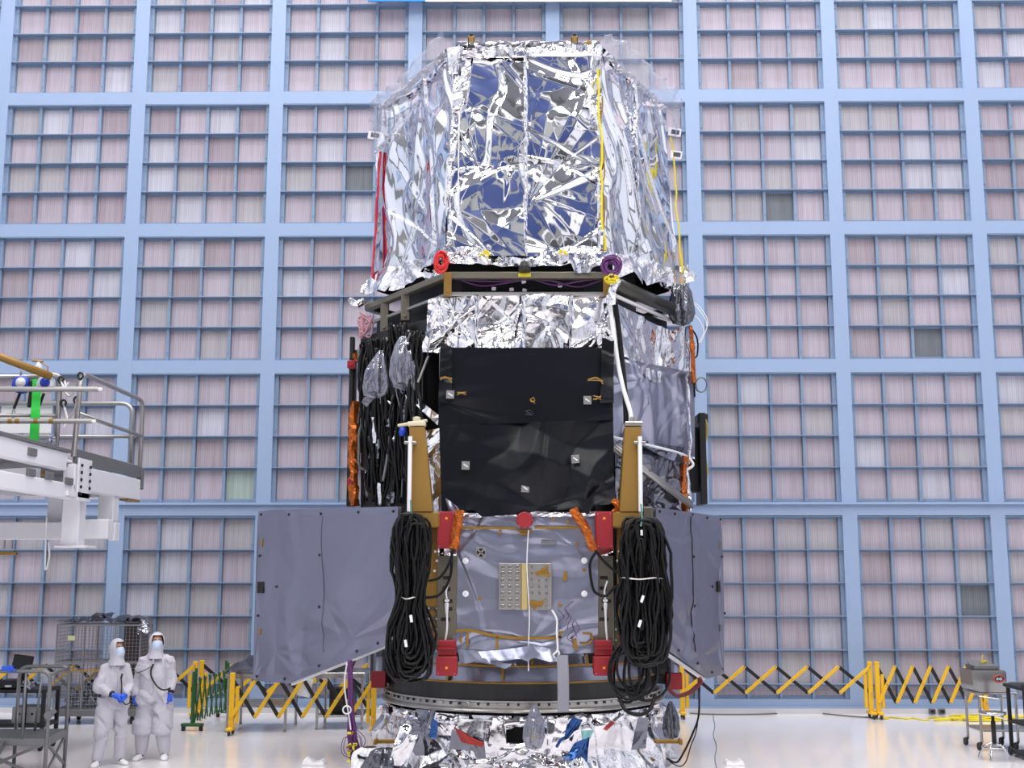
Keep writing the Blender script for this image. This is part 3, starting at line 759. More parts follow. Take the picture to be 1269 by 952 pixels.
# ---- gold brackets with white tubes
for s in (-1, 1):
    if s < 0: T0, T1, B0, B1 = 507, 526, 511, 536; wt0, wt1 = 508.5, 507
    else: T0, T1, B0, B1 = 775, 795, 768, 793; wt0, wt1 = 793, 794
    Yp = YF_ - .35
    a, b, c, d = q(T0, 529, Yp), q(T1, 529, Yp), q(B0, 634, Yp), q(B1, 634, Yp)
    mb = MB()
    def ring(xl, xr, z, y0, y1): return [Vector((xl, y0, z)), Vector((xr, y0, z)), Vector((xr, y1, z)), Vector((xl, y1, z))]
    mb.loft([ring(c.x, d.x, c.z, Yp - .02, Yp + .34), ring(a.x, b.x, a.z, Yp + .02, Yp + .25)])
    e, f_ = q(min(B0, B1) - (2 if s > 0 else 0), 640, Yp), q(max(B0, B1) + (2 if s > 0 else 10), 652, Yp)
    mb.box(((c.x + d.x) / 2 + (.04 if s < 0 else -.04), Yp + .2, (c.z + zz(654, Yp)) / 2), (.36, .42, c.z - zz(654, Yp)), None, .02)
    br = part(mb, 'lift_bracket', M_gold)
    p = q((T0 + T1) / 2, 526, Yp + .1); mb = MB()
    mb.box(p + Vector((0, .0, .0)), (.24, .16, .06), None, .012)
    if s < 0: mb.bar(p + Vector((-.25, 0, -.02)), p + Vector((.14, 0, .05)), .1, .035, bev=.01)
    mb.lathe([(.05, .02), (.05, .09), (.03, .1)], p, 10)
    part(mb, 'bracket_cap', M_alu if s > 0 else mat('cream_cap', (206, 196, 168), .5), br)
    mb = MB(); mb.tube([q(wt0, 541, Yp - .06), q(wt1, 634, Yp - .06)], .028, 10); mb.mat(1)
    z1 = q(wt0, 549, Yp - .06); mb.box(z1 + Vector((0, .03, 0)), (.16, .1, .035), None, .008); part(mb, 'white_tube', [M_whitet, M_alu], br)
    # gold plate and perforated web below
    mb = MB(); X0, X1 = (521, 543) if s < 0 else (764, 786)
    a, b = q(X0, 655, YF_ - .1), q(X1, 752, YF_ - .1)
    mb.box(((a.x + b.x) / 2, YF_ - .08, (a.z + b.z) / 2), (b.x - a.x, .05, a.z - b.z), None, .006); gp = part(mb, 'gold_plate', M_gold)
    for (dx, dz) in ((.08, -.3), (.1, -.42), (.07, -.55)):
        mb = MB(); pp = Vector(((a.x + b.x) / 2 + (dx if s < 0 else -dx), YF_ - .115, a.z + dz)); mb.lathe([(.018, 0), (.018, .02), (.01, .025)], pp, 8, RX(PI / 2)); part(mb, 'bolt', M_whitet, gp)
    X0, X1 = (529, 543) if s < 0 else (761, 775)
    a, b = q(X0, 752, YF_ - .08), q(X1, 806, YF_ - .08)
    mb = MB(); mb.box(((a.x + b.x) / 2, YF_ - .06, (a.z + b.z) / 2), (b.x - a.x, .03, a.z - b.z)); mb.mat(1)
    for k in range(4): mb.lathe([(.045, 0), (.045, .012)], ((a.x + b.x) / 2, YF_ - .075, a.z - .09 - k * .135), 6, RX(PI / 2)); 
    mb.mat(2)
    for k in range(5):
        for dx in (-.05, .05): mb.lathe([(.012, 0), (.012, .012)], ((a.x + b.x) / 2 + dx, YF_ - .075, a.z - .02 - k * .135), 6, RX(PI / 2))
    part(mb, 'perforated_web', [M_frame, M_gold, M_whitet])
    X0, X1 = (543, 566) if s < 0 else (738, 761)
    a, b = q(X0, 640, YF_ - .12), q(X1, 800, YF_ - .12)
    mb = MB(); mb.box(((a.x + b.x) / 2, YF_ - .11, (a.z + b.z) / 2), (b.x - a.x, .06, a.z - b.z), None, .008); mb.mat(1)
    for (k, w) in ((.48, .1), (.56, .08), (.66, .12), (.72, .08), (.80, .12), (.57, .05)):
        z = a.z + (b.z - a.z) * k; mb.box(((a.x + b.x) / 2 + rg.uniform(-.03, .03), YF_ - .142, z), (w, .006, .045))
    col = part(mb, 'side_column', [M_frame, M_black])
    mb = MB(); cx = (a.x + b.x) / 2; zt_ = zz(735, YF_ - .2)
    mb.tube(curve_pts([(cx + .03, YF_ - .17, zz(720, YF_)), (cx - .01, YF_ - .19, zz(732, YF_)), (cx, YF_ - .19, zz(742, YF_))], 5), .012, 6)
    mb.box((cx, YF_ - .18, zz(744, YF_)), (.06, .05, .03), None, .006); mb.lathe([(.012, -.15), (.022, -.06), (.026, 0), (.014, .02)], (cx, YF_ - .19, zz(748, YF_)), 10)
    mb.tube(curve_pts([(cx, YF_ - .19, zz(758, YF_)), (cx + .005, YF_ - .18, zz(778, YF_)), (cx + .02 * s, YF_ - .17, zz(794, YF_))], 5), .014, 6)
    part(mb, 'ground_strap', M_whitet, col)

# ---- lower bus front panel
Yb = YF_ - .14
lb = addf(crumple(130, 7, .34, .10), crumple(131, 6, .13, .09), star(132, .3, 1.6, 12, .6, .05), star(133, 1.7, 1.6, 11, .6, .05), star(134, 1.0, .15, 12, .8, .05))
pan = face('front_blanket', [(561, 806, Yb), (741, 806, Yb), (741, 636, Yb), (563, 636, Yb)], M_blank, .018, lb, jag=jagged(135, .05, .2))
ruff('blanket_hem', [q(566, 638, Yb - .02), q(650, 637, Yb - .03), q(738, 637, Yb - .02)], .035, M_foil2, seed=51, n=8, sub=.06, jit=.35, parent=pan)
def stripe(mb, pts, w, Y):
    P = [q(a, b, Y) for a, b in pts]
    for a, b in zip(P, P[1:]): mb.bar(a, b, .006, w, up=(0, 0, 1) if abs((b - a).normalized().z) < .9 else (1, 0, 0))
Yt = Yb - .035
for pts, w in (([(570, 654), (640, 655)], .03), ([(662, 654), (720, 654)], .03), ([(565, 782), (582, 781), (616, 789), (640, 791), (675, 791), (710, 790)], .035), ([(580, 783), (579, 802)], .03), ([(616, 789), (616, 805)], .03), ([(571, 790), (571, 797)], .03), ([(703, 783), (693, 784), (693, 790), (709, 790), (709, 782)], .025), ([(712, 792), (714, 805)], .05), ([(722, 785), (733, 786), (734, 793), (728, 798), (719, 798)], .025), ([(701, 709), (700, 720)], .05)):
    mb = MB(); stripe(mb, pts, w, Yt); part(mb, 'amber_tape', M_tape, pan)
# connector plate
A, B = q(618, 698, Yb - .06), q(684, 756, Yb - .06)
mb = MB(); mb.box(((A.x + B.x) / 2, Yb - .05, (A.z + B.z) / 2), (B.x - A.x, .05, A.z - B.z), None, .008); mb.mat(1)
for x in (646, 654): 
    c = q(x, 727, Yb - .08); mb.box(c, (.01, .01, A.z - B.z))
mb.mat(2); c = q(650, 727, Yb - .08); mb.box(c, (.07, .012, A.z - B.z - .01))
cp = part(mb, 'connector_plate', [M_alu, M_tape, mat('plate_strip', (190, 172, 120), .4, .3)], pan)
n = 0
for r_ in range(7):
    for (cx_) in (623, 632, 641, 659, 668, 677):
        if cx_ > 650 and ((r_ in (1, 0) and cx_ > 660) or (r_ == 5 and cx_ < 677)): continue
        p = q(cx_, 702.5 + r_ * 8.2, Yb - .075); mb = MB(); rr = .028 if cx_ < 650 else .02
        mb.lathe([(rr, 0), (rr, .03), (rr * .8, .034), (rr * .7, .02), (.001, .02)], p, 12, RX(PI / 2)); part(mb, 'connector', M_steel, cp); n += 1
for (px, py) in ((673, 710), (666, 747)):
    mb = MB()
    for k in range(4):
        p = q(px + rg.uniform(-3, 3), py + rg.uniform(-3, 3), Yb - .085 - .004 * k); mb.box(p, (.17, .006, .035), RY(rg.choice((-.7, .7, .2, -.2))))
    part(mb, 'tape_cross', M_tape, cp)
# red round cover, fan port, washers and small fittings
p = q(650, 645, Yb - .06); mb = MB(); mb.lathe([(.105, 0), (.11, .02), (.11, .05), (.095, .065), (.001, .065)], p, 28, RX(PI / 2)); rc = part(mb, 'red_round_cover', M_red, pan)
for k in range(8):
    a = k * PI / 4; mb = MB(); mb.lathe([(.007, 0), (.007, .012)], p + Vector((.1 * math.cos(a), -.055, .1 * math.sin(a))), 6, RX(PI / 2)); part(mb, 'screw', M_alu, rc)
mb = MB(); p = q(650, 658, Yb - .04); mb.box(p, (.2, .02, .03)); mb.box(p + Vector((0, 0, -.04)), (.12, .02, .03)); part(mb, 'tape_bridge', M_tape, pan)
p = q(596, 685, Yb - .05); mb = MB(); mb.box(p, (.13, .012, .13), None, .004); mb.mat(1); mb.lathe([(.055, 0), (.055, .012)], p + Vector((0, -.006, 0)), 16, RX(PI / 2)); mb.mat(0)
for k in range(4): mb.bar(p + Vector((0, -.02, 0)), p + Vector((.056 * math.cos(k * PI / 2 + .8), -.02, .056 * math.sin(k * PI / 2 + .8))), .012, .02)
part(mb, 'vent_port', [M_alu, M_black], pan)
for (px, py) in ((577, 695), (577, 736), (724, 695), (724, 736)):
    p = q(px, py, Yb - .04); mb = MB(); mb.lathe([(.04, 0), (.04, .012), (.014, .014), (.012, .03), (.001, .03)], p, 18, RX(PI / 2)); part(mb, 'white_washer', M_whitet, pan)
for (px, py) in ((686, 644), (704, 647), (619, 660), (594, 742), (702, 772), (694, 750), (700, 745), (708, 742), (724, 707), (715, 675)):
    p = q(px, py, Yb - .035); mb = MB(); mb.box(p, (.045, .01, .035), RY(rg.uniform(-.7, .7)), .003); part(mb, 'tape_tab', M_tape, pan)
mb = MB(); p = q(680, 673, Yb - .03); mb.box(p, (.2, .006, .05)); part(mb, 'grey_label', M_gplate, pan)
for k in range(6):
    mb = MB(); c = (700 + rg.uniform(-8, 14), 745 + rg.uniform(-6, 30)); mb.tube(curve_pts([q(c[0] + rg.uniform(-6, 6), c[1] + i * 9 + rg.uniform(-3, 3), Yb - .05) for i in range(4)], 5), .0035, 5); part(mb, 'thin_purple_wire', M_purple, pan)
mb = MB(); mb.tube(curve_pts([q(655, 657, Yb - .09), q(653, 700, Yb - .1), q(656, 760, Yb - .1), q(655, 800, Yb - .1), q(655, 832, Yb - .12)], 6), .007, 5); part(mb, 'white_cord', M_whitet, pan)
mb = MB(); mb.tube(curve_pts([q(684, 756, Yb - .09), q(690, 768, Yb - .1), q(690, 785, Yb - .1), q(691, 805, Yb - .12), q(686, 812, Yb - .13), q(690, 818, Yb - .13), q(693, 811, Yb - .13), q(691, 806, Yb - .12)], 6), .014, 6); part(mb, 'white_cable_run', M_whitet, pan)

# ---- red remove-before-flight boxes
for (x0, x1, y0, y1) in ((542, 564.5, 634, 680), (738, 760, 634, 680), (540.5, 566.5, 794, 838), (735.5, 761.5, 794, 838)):
    up_ = y0 < 700; Yr = YF_ - .33
    a, b = q(x0, y0, Yr), q(x1, y1, Yr); mb = MB()
    if up_: mb.box(((a.x + b.x) / 2, Yr + .1, (a.z + b.z) / 2), (b.x - a.x, .2, a.z - b.z), None, .012)
    else:
        zm = zz((y0 * .55 + y1 * .45), Yr); mb.box(((a.x + b.x) / 2, Yr + .1, (zm + b.z) / 2), (b.x - a.x, .2, zm - b.z), None, .012)
        sh = .02 if x0 < 650 else .02
        mb.box(((a.x + b.x) / 2, Yr + .12, (zm + a.z) / 2), (b.x - a.x - .04, .14, a.z - zm), None, .012); mb.box(((a.x + b.x) / 2, Yr + .09, zm + .1), (b.x - a.x - .04, .16, .02))
    rb = part(mb, 'red_cover_box', M_red)
    mb = MB(); mb.box(((a.x + b.x) / 2, Yr - .003, a.z - .09 if up_ else b.z + .1), (.035, .008, .03), None, .003); part(mb, 'yellow_sticker', M_yelc if False else mat('sticker', (230, 150, 30), .5) if 'sticker' not in MATS else MATS['sticker'], rb)
    for dx in (.03, b.x - a.x - .03):
        for z in (a.z - .03, b.z + .03) if up_ else (b.z + .03,):
            mb = MB(); mb.lathe([(.008, 0), (.008, .01)], (a.x + dx, Yr + .002, z), 6, RX(PI / 2)); part(mb, 'screw', M_alu, rb)
for (x0, x1, y0, y1) in ((543, 566, 682, 689), (739, 760, 682, 689)):
    face('foil_scrap', [(x0, y1, YF_ - .2), (x1, y1, YF_ - .2), (x1, y0 - 3, YF_ - .2), (x0, y0 - 3, YF_ - .2)], M_foil2, .02, rough_h(140 + x0, .3), smooth=False)
for pts in ([(569, 632), (567, 645), (564, 662), (560, 680)], [(711, 630), (718, 645), (728, 662), (737, 682)]):
    ruff('copper_sleeve', [q(a, b, YF_ - .37) for a, b in pts], .062, M_copper, seed=pts[0][0], n=9, sub=.05, jit=.28, flat=.7)
ruff('copper_sleeve', [q(760, 622, YF_ - .25), q(766, 628, YF_ - .3), q(762, 636, YF_ - .3)], .05, M_copper, seed=77, n=8, sub=.04, jit=.3)
# ---- conical lower blanket, black band and separation ring
CX_ = .15
def ringsheet(name, prof, m, h=None, seed=0, a0=-PI * 1.0, a1=0.0, n=200, smooth=True, full=True, hole=None, parent=craft):
    """surface of revolution about the spacecraft axis with wrinkles"""
    nv = len(prof); A = np.linspace(0, 2 * PI, n, endpoint=False)
    V = np.arange(nv); AA, VV = np.meshgrid(A, V)
    R = np.array([p[0] for p in prof])[:, None] + 0 * AA; Z = np.array([p[1] for p in prof])[:, None] + 0 * AA
    H = h(AA * 2.0, Z) if h else 0 * AA
    R = R + H
    Q = np.stack([CX_ + R * np.cos(AA), YM_ + R * np.sin(AA), Z], -1)
    return grid_obj(name, Q, m, parent, smooth, wrap=True, hole=(lambda i, j: hole(A[i], Z[j, 0])) if hole else None)
Yr_ = YM_ - 1.95
zA, zB, zC = zz(848, Yr_), zz(869, Yr_), zz(882, Yr_ - .08)
zS = zz(812, YF_ - .1)
prof = [(1.84 + .10 * t ** .8, zS + (zA - zS) * t) for t in np.linspace(0, 1, 14)]
con = ringsheet('cone_blanket', prof, M_blank, addf(crumple(150, 5, .5, .06), crumple(151, 4, .15, .04)), n=420)
def conepoint(a, t, d=.03): 
    r = 1.84 + .10 * t ** .8 + d
    return Vector((CX_ + r * math.cos(a), YM_ + r * math.sin(a), zS + (zA - zS) * t))
mb = MB(); mb.tube([conepoint(-PI / 2 + k * .03, .40) for k in range(-32, 33)], .016, 5); part(mb, 'amber_tape', M_tape, con)
mb = MB(); mb.tube([conepoint(-PI / 2 + k * .03, .97, .012) for k in range(-42, 43)], .014, 5); part(mb, 'amber_tape', M_tape, con)
for k in range(-5, 6):
    a = -PI / 2 + k * .2 + .06; mb = MB(); t0, t1 = (.42, .9) if k % 2 else (.05, .4); mb.bar(conepoint(a, t0, .03), conepoint(a, t1, .03), .035, .012, up=(math.cos(a), math.sin(a), 0)); part(mb, 'amber_tape', M_tape, con)
face('blanket_flap', [(600, 818, YF_ - .28), (692, 820, YF_ - .28), (690, 804, YF_ - .2), (592, 806, YF_ - .2)], M_blank, .02, rough_h(153, .2), jag=jagged(154, .05))
face('blanket_flap', [(570, 822, YF_ - .2), (640, 826, YF_ - .26), (640, 806, YF_ - .16), (568, 806, YF_ - .16)], M_blank, .02, rough_h(155, .2), jag=jagged(156, .05))
mb = MB(); mb.lathe([(1.88, zB - .01), (1.95, zB), (1.95, zA), (1.88, zA + .02)], (CX_, YM_, 0), 96, cap=False); part(mb, 'black_band', M_ring, smooth=False)
mb = MB(); mb.lathe([(1.7, zC - .02), (2.05, zC - .02), (2.06, zC), (2.04, zC + .02), (1.98, zC + .03), (1.98, zB - .03), (2.0, zB - .02), (2.0, zB), (1.8, zB)], (CX_, YM_, 0), 96, cap=False); sr = part(mb, 'separation_ring', M_alu)
for k in range(48):
    a = -PI + k * PI / 47; r = 1.99; mb = MB(); mb.box((CX_ + r * math.cos(a), YM_ + r * math.sin(a), (zB + zC) / 2 + .02), (.03, .03, .035), RZ(a), .004); part(mb, 'ring_bolt', M_ring if k % 3 else M_steel, sr)
# grey drop sleeve across band
a = [q(697, 812, YF_ - .35), q(698, 845, YF_ - .45), q(698, 882, YF_ - .5)]
mb = MB(); mb.loft([[c + Vector((dx * .072, dy * .022, 0)) for dx, dy in ((-1, -.6), (-.8, -1), (.8, -1), (1, -.6), (1, 1), (-1, 1))] for c in curve_pts(a, 6)]); part(mb, 'grey_sleeve', mat('grey_sleeve', (132, 132, 142), .5))
# red end boxes low at both sides
for (x0, x1, y0, y1, s) in ((460, 478, 832, 853, -1), (826, 846, 834, 855, 1)):
    a, b = q(x0, y0, YM_ - .6), q(x1, y1, YM_ - .6); mb = MB(); mb.box(((a.x + b.x) / 2, YM_ - .5, (a.z + b.z) / 2), (b.x - a.x, .2, a.z - b.z), None, .012); rb = part(mb, 'red_end_box', M_red)
    mb = MB(); c = Vector(((a.x + b.x) / 2, YM_ - .5, a.z)); mb.lathe([(.09, 0), (.085, .2), (.07, .26)], c, 12); part(mb, 'grey_sleeve', M_blank, rb)
    mb = MB(); mb.bar(c + Vector((0, .15, -.12)), Vector((CX_ + s * 1.75, YM_ - .35, c.z - .1)), .12, .12); part(mb, 'end_arm', M_ring, rb)

# ---- the two grey flaps
def flap(P, rivets, holes, seam_, label):
    """P: four or five outline points in (px, py), with depth from the hinge line to the outer edge"""
    (xh, Yh), (xo, Yo) = seam_
    def at(px, py, d=0.0):
        Y = Yh
        xa, xb = q(xh, 700, Yh).x, q(xo, 700, Yo).x
        for _ in range(40):
            x = q(px, py, Y).x; Y = Yh + (Yo - Yh) * (x - xa) / (xb - xa)
        p = q(px, py, Y); n = Vector(((Yo - Yh), -(xb - xa), 0)).normalized()
        if n.y > 0: n = -n
        return p + n * d, n
    pts = [at(*p)[0] for p in P]; n = at(*P[0])[1]
    mb = MB(); mb.prism([p - n * .035 for p in pts], n * .03); ob = part(mb, 'side_flap', M_alu)
    ob['label'] = label
    # wrinkled blanket over the panel: grid between the two side edges
    nv, nu = 110, 140; Q = np.zeros((nv, nu, 3))
    hw = addf(crumple(int(xo), 5, .5, .045), crumple(int(xo) + 1, 3, .2, .02), star(3, .4, .4, 12, .9, .06), star(4, 1.8, .3, 12, .9, .05), star(8, 1.3, 1.0, 9, .5, .05))
    xs = sorted(p[0] for p in P); x0, x1 = xs[0], xs[-1]
    poly = P
    def span(px):
        ys = []
        for (ax, ay), (bx, by) in zip(poly, poly[1:] + poly[:1]):
            if (ax - px) * (bx - px) <= 0 and ax != bx: ys.append(ay + (by - ay) * (px - ax) / (bx - ax))
        return min(ys), max(ys)
    for i in range(nu):
        px = x0 + .4 + (x1 - x0 - .8) * i / (nu - 1); t_, b_ = span(px)
        for j in range(nv):
            py = b_ + (t_ - b_) * j / (nv - 1); s_, tt = i / nu * 2.7, j / nv * 2.3
            e = min(1, min(i, nu - 1 - i, j, nv - 1 - j) / 5)
            p, _n = at(px, py, max(.012, .06 + 1.1 * float(hw(np.array(s_), np.array(tt))) * e)); Q[j, i] = p
    bl = grid_obj('flap_blanket', Q, M_flap, ob, True)
    def lift(px, py):
        px = min(max(px, x0 + .5), x1 - .5); t_, b_ = span(px); s_, tt = (px - x0) / (x1 - x0) * 2.7, (py - b_) / (t_ - b_) * 2.3
        e = max(0, min(1, min(s_ / 2.7, 1 - s_ / 2.7) * nu / 5, min(tt / 2.3, 1 - tt / 2.3) * nv / 5))
        return max(.012, .06 + 1.1 * float(hw(np.array(s_), np.array(tt))) * e)
    for (px, py) in rivets:
        p, _n = at(px, py, lift(px, py)); R = _n.to_track_quat('Z', 'Y').to_matrix(); mb = MB(); mb.lathe([(.02, 0), (.02, .012), (.012, .02), (.001, .02)], p, 10, R); part(mb, 'rivet', M_blk, ob)
    for (px, py, w, h_, m_) in holes:
        p, _n = at(px, py, lift(px, py) + .006); R = Matrix((Vector((0, 0, 1)).cross(_n), _n, Vector((0, 0, 1)))).transposed(); mb = MB(); mb.box(p, (w, .02, h_), R); part(mb, 'flap_cutout' if m_ is M_black else 'gold_slot', m_, ob)
    return ob, (lambda px, py, d=0.0, L=False: at(px, py, lift(px, py) + d if L else d))
LP = [(323, 634), (340, 632), (497, 628), (493, 790), (480, 801), (362, 847), (317, 843)]
crv = [(327, 638), (363, 638), (402, 637), (448, 635), (491, 634), (326, 689), (401, 688), (323, 763), (399, 752), (488, 769), (472, 797), (445, 807), (397, 825), (356, 841), (321, 838), (347, 727)]
fa, ata = flap(LP, crv, [(328, 728, .12, .16, M_black), (328, 673, .025, .11, M_tape), (326, 783, .025, .09, M_tape)], ((497, 15.95), (320, 17.3)), 'broad flap at the left, facing the viewer')
mb = MB(); mb.bar(ata(362, 848, .0)[0], ata(482, 800, .0)[0], .05, .035); part(mb, 'white_edge', M_whitet, fa)
mb = MB(); mb.tube([ata(404 - 1.5 * math.sin(i * .4), 640 + i * 7, .004, True)[0] for i in range(25)], .010, 5); part(mb, 'seam_fold', M_flap, fa)
RP = [(808, 629), (887, 640), (889, 720), (893, 835), (872, 841), (818, 803), (804, 790)]
crv = [(814, 634), (832, 637), (853, 638), (871, 642), (887, 644), (854, 690), (887, 690), (880, 727), (856, 751), (890, 760), (823, 798), (836, 806), (858, 822), (877, 833), (891, 829)]
fb, atb = flap(RP, crv, [(887.5, 727, .2, .16, M_black), (885, 676, .06, .11, M_gplate), (889, 778, .06, .09, M_gplate)], ((806, 15.95), (890, 18.4)), 'narrow foreshortened flap at the right')
mb = MB(); mb.bar(atb(872, 842, .0)[0], atb(818, 805, .0)[0], .05, .035); part(mb, 'white_edge', M_whitet, fb)
mb = MB(); mb.tube([atb(851 + i * .16, 640 + i * 7, .004, True)[0] for i in range(25)], .008, 5); part(mb, 'seam_fold', M_blk, fb)
for s, (px0, px1) in ((-1, (485, 520)), (1, (785, 812))):      # hinge arms that carry the flaps
    for py in (660, 770):
        mb = MB(); mb.bar(q(px0, py, 16.1), q(px1, py, 16.1) , .08, .08, bev=.01); part(mb, 'hinge_arm', M_frame)
# mesh-marked fitting at the head of the right flap
mb = MB(); p = q(803, 640, 15.8); mb.box(p, (.13, .05, .25), RY(-.05), .01); part(mb, 'flap_fitting', M_frame)

# ================================================================ foil-wrapped stand under it
stand = thing('support_stand', 'round stand under the spacecraft wrapped in crumpled silver foil with a square black opening', 'stand', (CX_, YM_, 0))
mb = MB(); mb.lathe([(1.75, .02), (1.78, .4), (1.72, zC - .03)], (CX_, YM_, 0), 48); part(mb, 'stand_drum', M_black, stand)
nn = 26
profs = [(2.0 + .06 * (1 - t) + .08 * (1 - t) ** 3, .01 + (zC - .06 - .01) * t) for t in np.linspace(0, 1, 56)]
def win(a, z):
    x = CX_ + 2.1 * math.cos(a); y = YM_ + 2.1 * math.sin(a)
    if y > YM_: return False
    A_, B_ = q(624, 897, Y_w), q(651, 925, Y_w)
    return A_.x < x < B_.x and B_.z < z < A_.z
Y_w = YM_ - 2.1
hw = addf(crumple(160, 7, .28, .26, warp=.2), crumple(161, 7, .12, .24), crumple(162, 4, .4, .16, ang=(.3, .5)))
ringsheet('foil_wrap', profs, M_foil2, lambda S, T: hw(S, T) * np.clip((T.max() - T) * 6 + .15, 0, 1), n=760, hole=win, parent=stand)
A_, B_ = q(624, 897, Y_w), q(651, 925, Y_w)
ruff('window_edge', [(A_.x, Y_w - .0, A_.z), (B_.x, Y_w - .0, A_.z)], .03, M_foil2, stand, 3, 7, .05)
ruff('window_edge', [(A_.x, Y_w - .02, B_.z), (B_.x, Y_w - .02, B_.z)], .03, M_foil2, stand, 4, 7, .05)
ruff('window_edge', [(A_.x, Y_w, B_.z), (A_.x, Y_w, A_.z)], .03, M_foil2, stand, 5, 7, .05)
for k in range(7):
    a0 = -PI * .93 + k * PI * .86 / 7; ruff('rim_foil', [(CX_ + 2.05 * math.cos(a0 + j * .08), YM_ + 2.05 * math.sin(a0 + j * .08), zC - .13 + .03 * math.sin(j * 2 + k)) for j in range(4 + k % 2)], .055, M_foil2, stand, 60 + k, 10, .04, .4)
# hanging foil flaps and coloured films tucked into the wrap
def flapfoil(pix, m, seed, a=.25, d=0.0, sm=True):
    return sheet('foil_flap' if m in (M_foil, M_foil2) else 'coloured_film', [q(x, y, Y_w - .12 - d) for x, y in pix], m, stand, .02, addf(rough_h(seed, a), star(seed, .2, .3, 12, .4, .15)), jag=jagged(seed, .06))
flapfoil([(606, 918), (628, 922), (616, 890), (611, 889)], M_foil2, 171, .15, .05)
flapfoil([(563, 902), (600, 916), (598, 926), (572, 920)][::1], M_rfilm, 172, .12, .02)
flapfoil([(555, 935), (602, 938), (600, 918), (560, 904)], M_silk, 173, .2, .0)
flapfoil([(570, 908), (604, 914), (608, 893), (566, 892)], M_foil2, 174, .15, .06)
flapfoil([(686, 928), (704, 916), (722, 893), (710, 887)], M_bfilm, 175, .35, .02)
flapfoil([(700, 938), (728, 940), (730, 912), (712, 918)], M_bfilm, 176, .3, .02)
flapfoil([(722, 922), (732, 916), (737, 906), (720, 906)], M_teal, 177, .2, .05)
flapfoil([(746, 904), (752, 905), (762, 896), (757, 893)], M_rfilm, 178, .2, .05)
flapfoil([(680, 942), (694, 944), (704, 890), (690, 890)], M_foil2, 179, .12, .08)
flapfoil([(700, 912), (716, 908), (722, 892), (712, 892)], M_black, 180, .2, .06)
flapfoil([(712, 940), (726, 942), (724, 925), (716, 922)], M_black, 181, .2, .06)
flapfoil([(531, 915), (541, 918), (544, 893), (537, 889)], M_bfilm, 182, .45, .03)
flapfoil([(500, 935), (530, 940), (540, 880), (515, 880)], M_silk, 183, .3, .02)
flapfoil([(482, 945), (505, 948), (525, 892), (500, 888)], M_foil2, 184, .3, .02)
flapfoil([(780, 935), (800, 930), (803, 888), (790, 890)], M_silk, 185, .2, .0)
# ================================================================ cables hanging on the spacecraft
def coil(label, cx, ytop, ybot, ypin, wtop, wpin, wbot, n, Y, seed, r=.021):
    top, bot, pin = zz(ytop, Y), zz(ybot, Y), zz(ypin, Y); X = xx(cx, ypin, Y); k = Y / F
    t = thing('cable_coil', label, 'cable', (X, Y, bot)); rg = random.Random(seed)
    for i in range(n):
        f = rg.uniform(.2, 1.0) if i % 6 else rg.uniform(1.0, 1.3); s0 = rg.uniform(-.5, .5); fl_ = rg.uniform(.7, 1.25); pts = []
        zt_ = top - rg.uniform(0, .25) * (1.4 - f); zb_ = bot + rg.uniform(0, .5) * (1.4 - f) ; dy = rg.uniform(-.11, .09); ph = rg.uniform(0, 6.28)
        m = 30
        for j in range(m):
            a = 2 * PI * j / m; z = (zt_ + zb_) / 2 + (zt_ - zb_) / 2 * math.cos(a)
            if z > pin: e = (z - pin) / (top - pin); w = wpin + (wtop - wpin) * math.sin(min(1, e * 1.35) * PI / 2)
            else: e = (pin - z) / (pin - bot); w = wpin + (wbot - wpin) * math.sin(min(1, e * 1.25) * PI / 2)
            sx = math.sin(a); sx = math.copysign(abs(sx) ** .55, sx)
            x = X + (sx * f * (fl_ if z < pin else 1) + s0 * .6) * w * k * min(1, .8 + .2 / max(f, .4)) + .035 * math.sin(z * 5 + ph) + .012 * math.sin(z * 13 + ph * 2)
            pts.append((x, Y + dy + .05 * math.sin(a * 2 + ph), z))
        mb = MB(); mb.tube(pts, r * rg.uniform(.85, 1.1), 7, closed=True); mb.build('cable_loop', M_cable, t, True)
    mb = MB(); m = 24
    mb.tube([(X + wpin * 1.28 * k * math.cos(2 * PI * j / m), Y + .0 + .2 * math.sin(2 * PI * j / m), pin + .01 * math.sin(j)) for j in range(m)], .009, 6, closed=True); mb.build('tie_cord', M_alu, t)
    mb = MB(); mb.tube([(X, Y - .08, top + .16), (X + .01, Y - .1, top - .02), (X - .01, Y - .12, top - .12)], .012, 6); mb.mat(1); mb.box((X, Y - .1, top - .2), (.03, .02, .07), None, .005); mb.build('hanging_strap', [mat('teal_strap', (90, 140, 130), .6) if 'teal_strap' not in MATS else MATS['teal_strap'], M_whitet], t)
    for q_ in range(2):
        mb = MB(); p = Vector((X + rg.uniform(-.06, .1), Y - .17, pin - .25 - .3 * q_)); mb.box(p, (.035, .015, .09), RY(rg.uniform(-.5, .5)), .004); mb.build('cable_label', M_whitet, t)
    return t
YC = YF_ - .62
coil('slender coil of black cable tied at its waist hanging beside the broad left flap', 508, 636, 846, 741, 20, 9, 24, 32, YC, 3)
coil('thick coil of black cable hanging in front of the narrow right flap', 795, 641, 826, 717, 24, 21, 25, 40, YC, 5)
mbs = []
t = thing('cable_slack', 'loose black cable loops drooping below the thick right coil', 'cable', tuple(q(790, 868, YC)))
rg = random.Random(77)
for i in range(9):
    cx, cy, w, h_ = 790 + rg.uniform(-14, 12), 828 + rg.uniform(-8, 8), rg.uniform(12, 34), rg.uniform(22, 44)
    mb = MB(); mb.tube([q(cx + w * math.sin(a) * (1 - .15 * math.cos(a)), cy - h_ * math.cos(a) * .9, YC + .12 + .06 * math.sin(a + i)) for a in [2 * PI * j / 28 for j in range(28)]], .018, 6, closed=True); mb.build('cable_loop', M_cable, t, True)
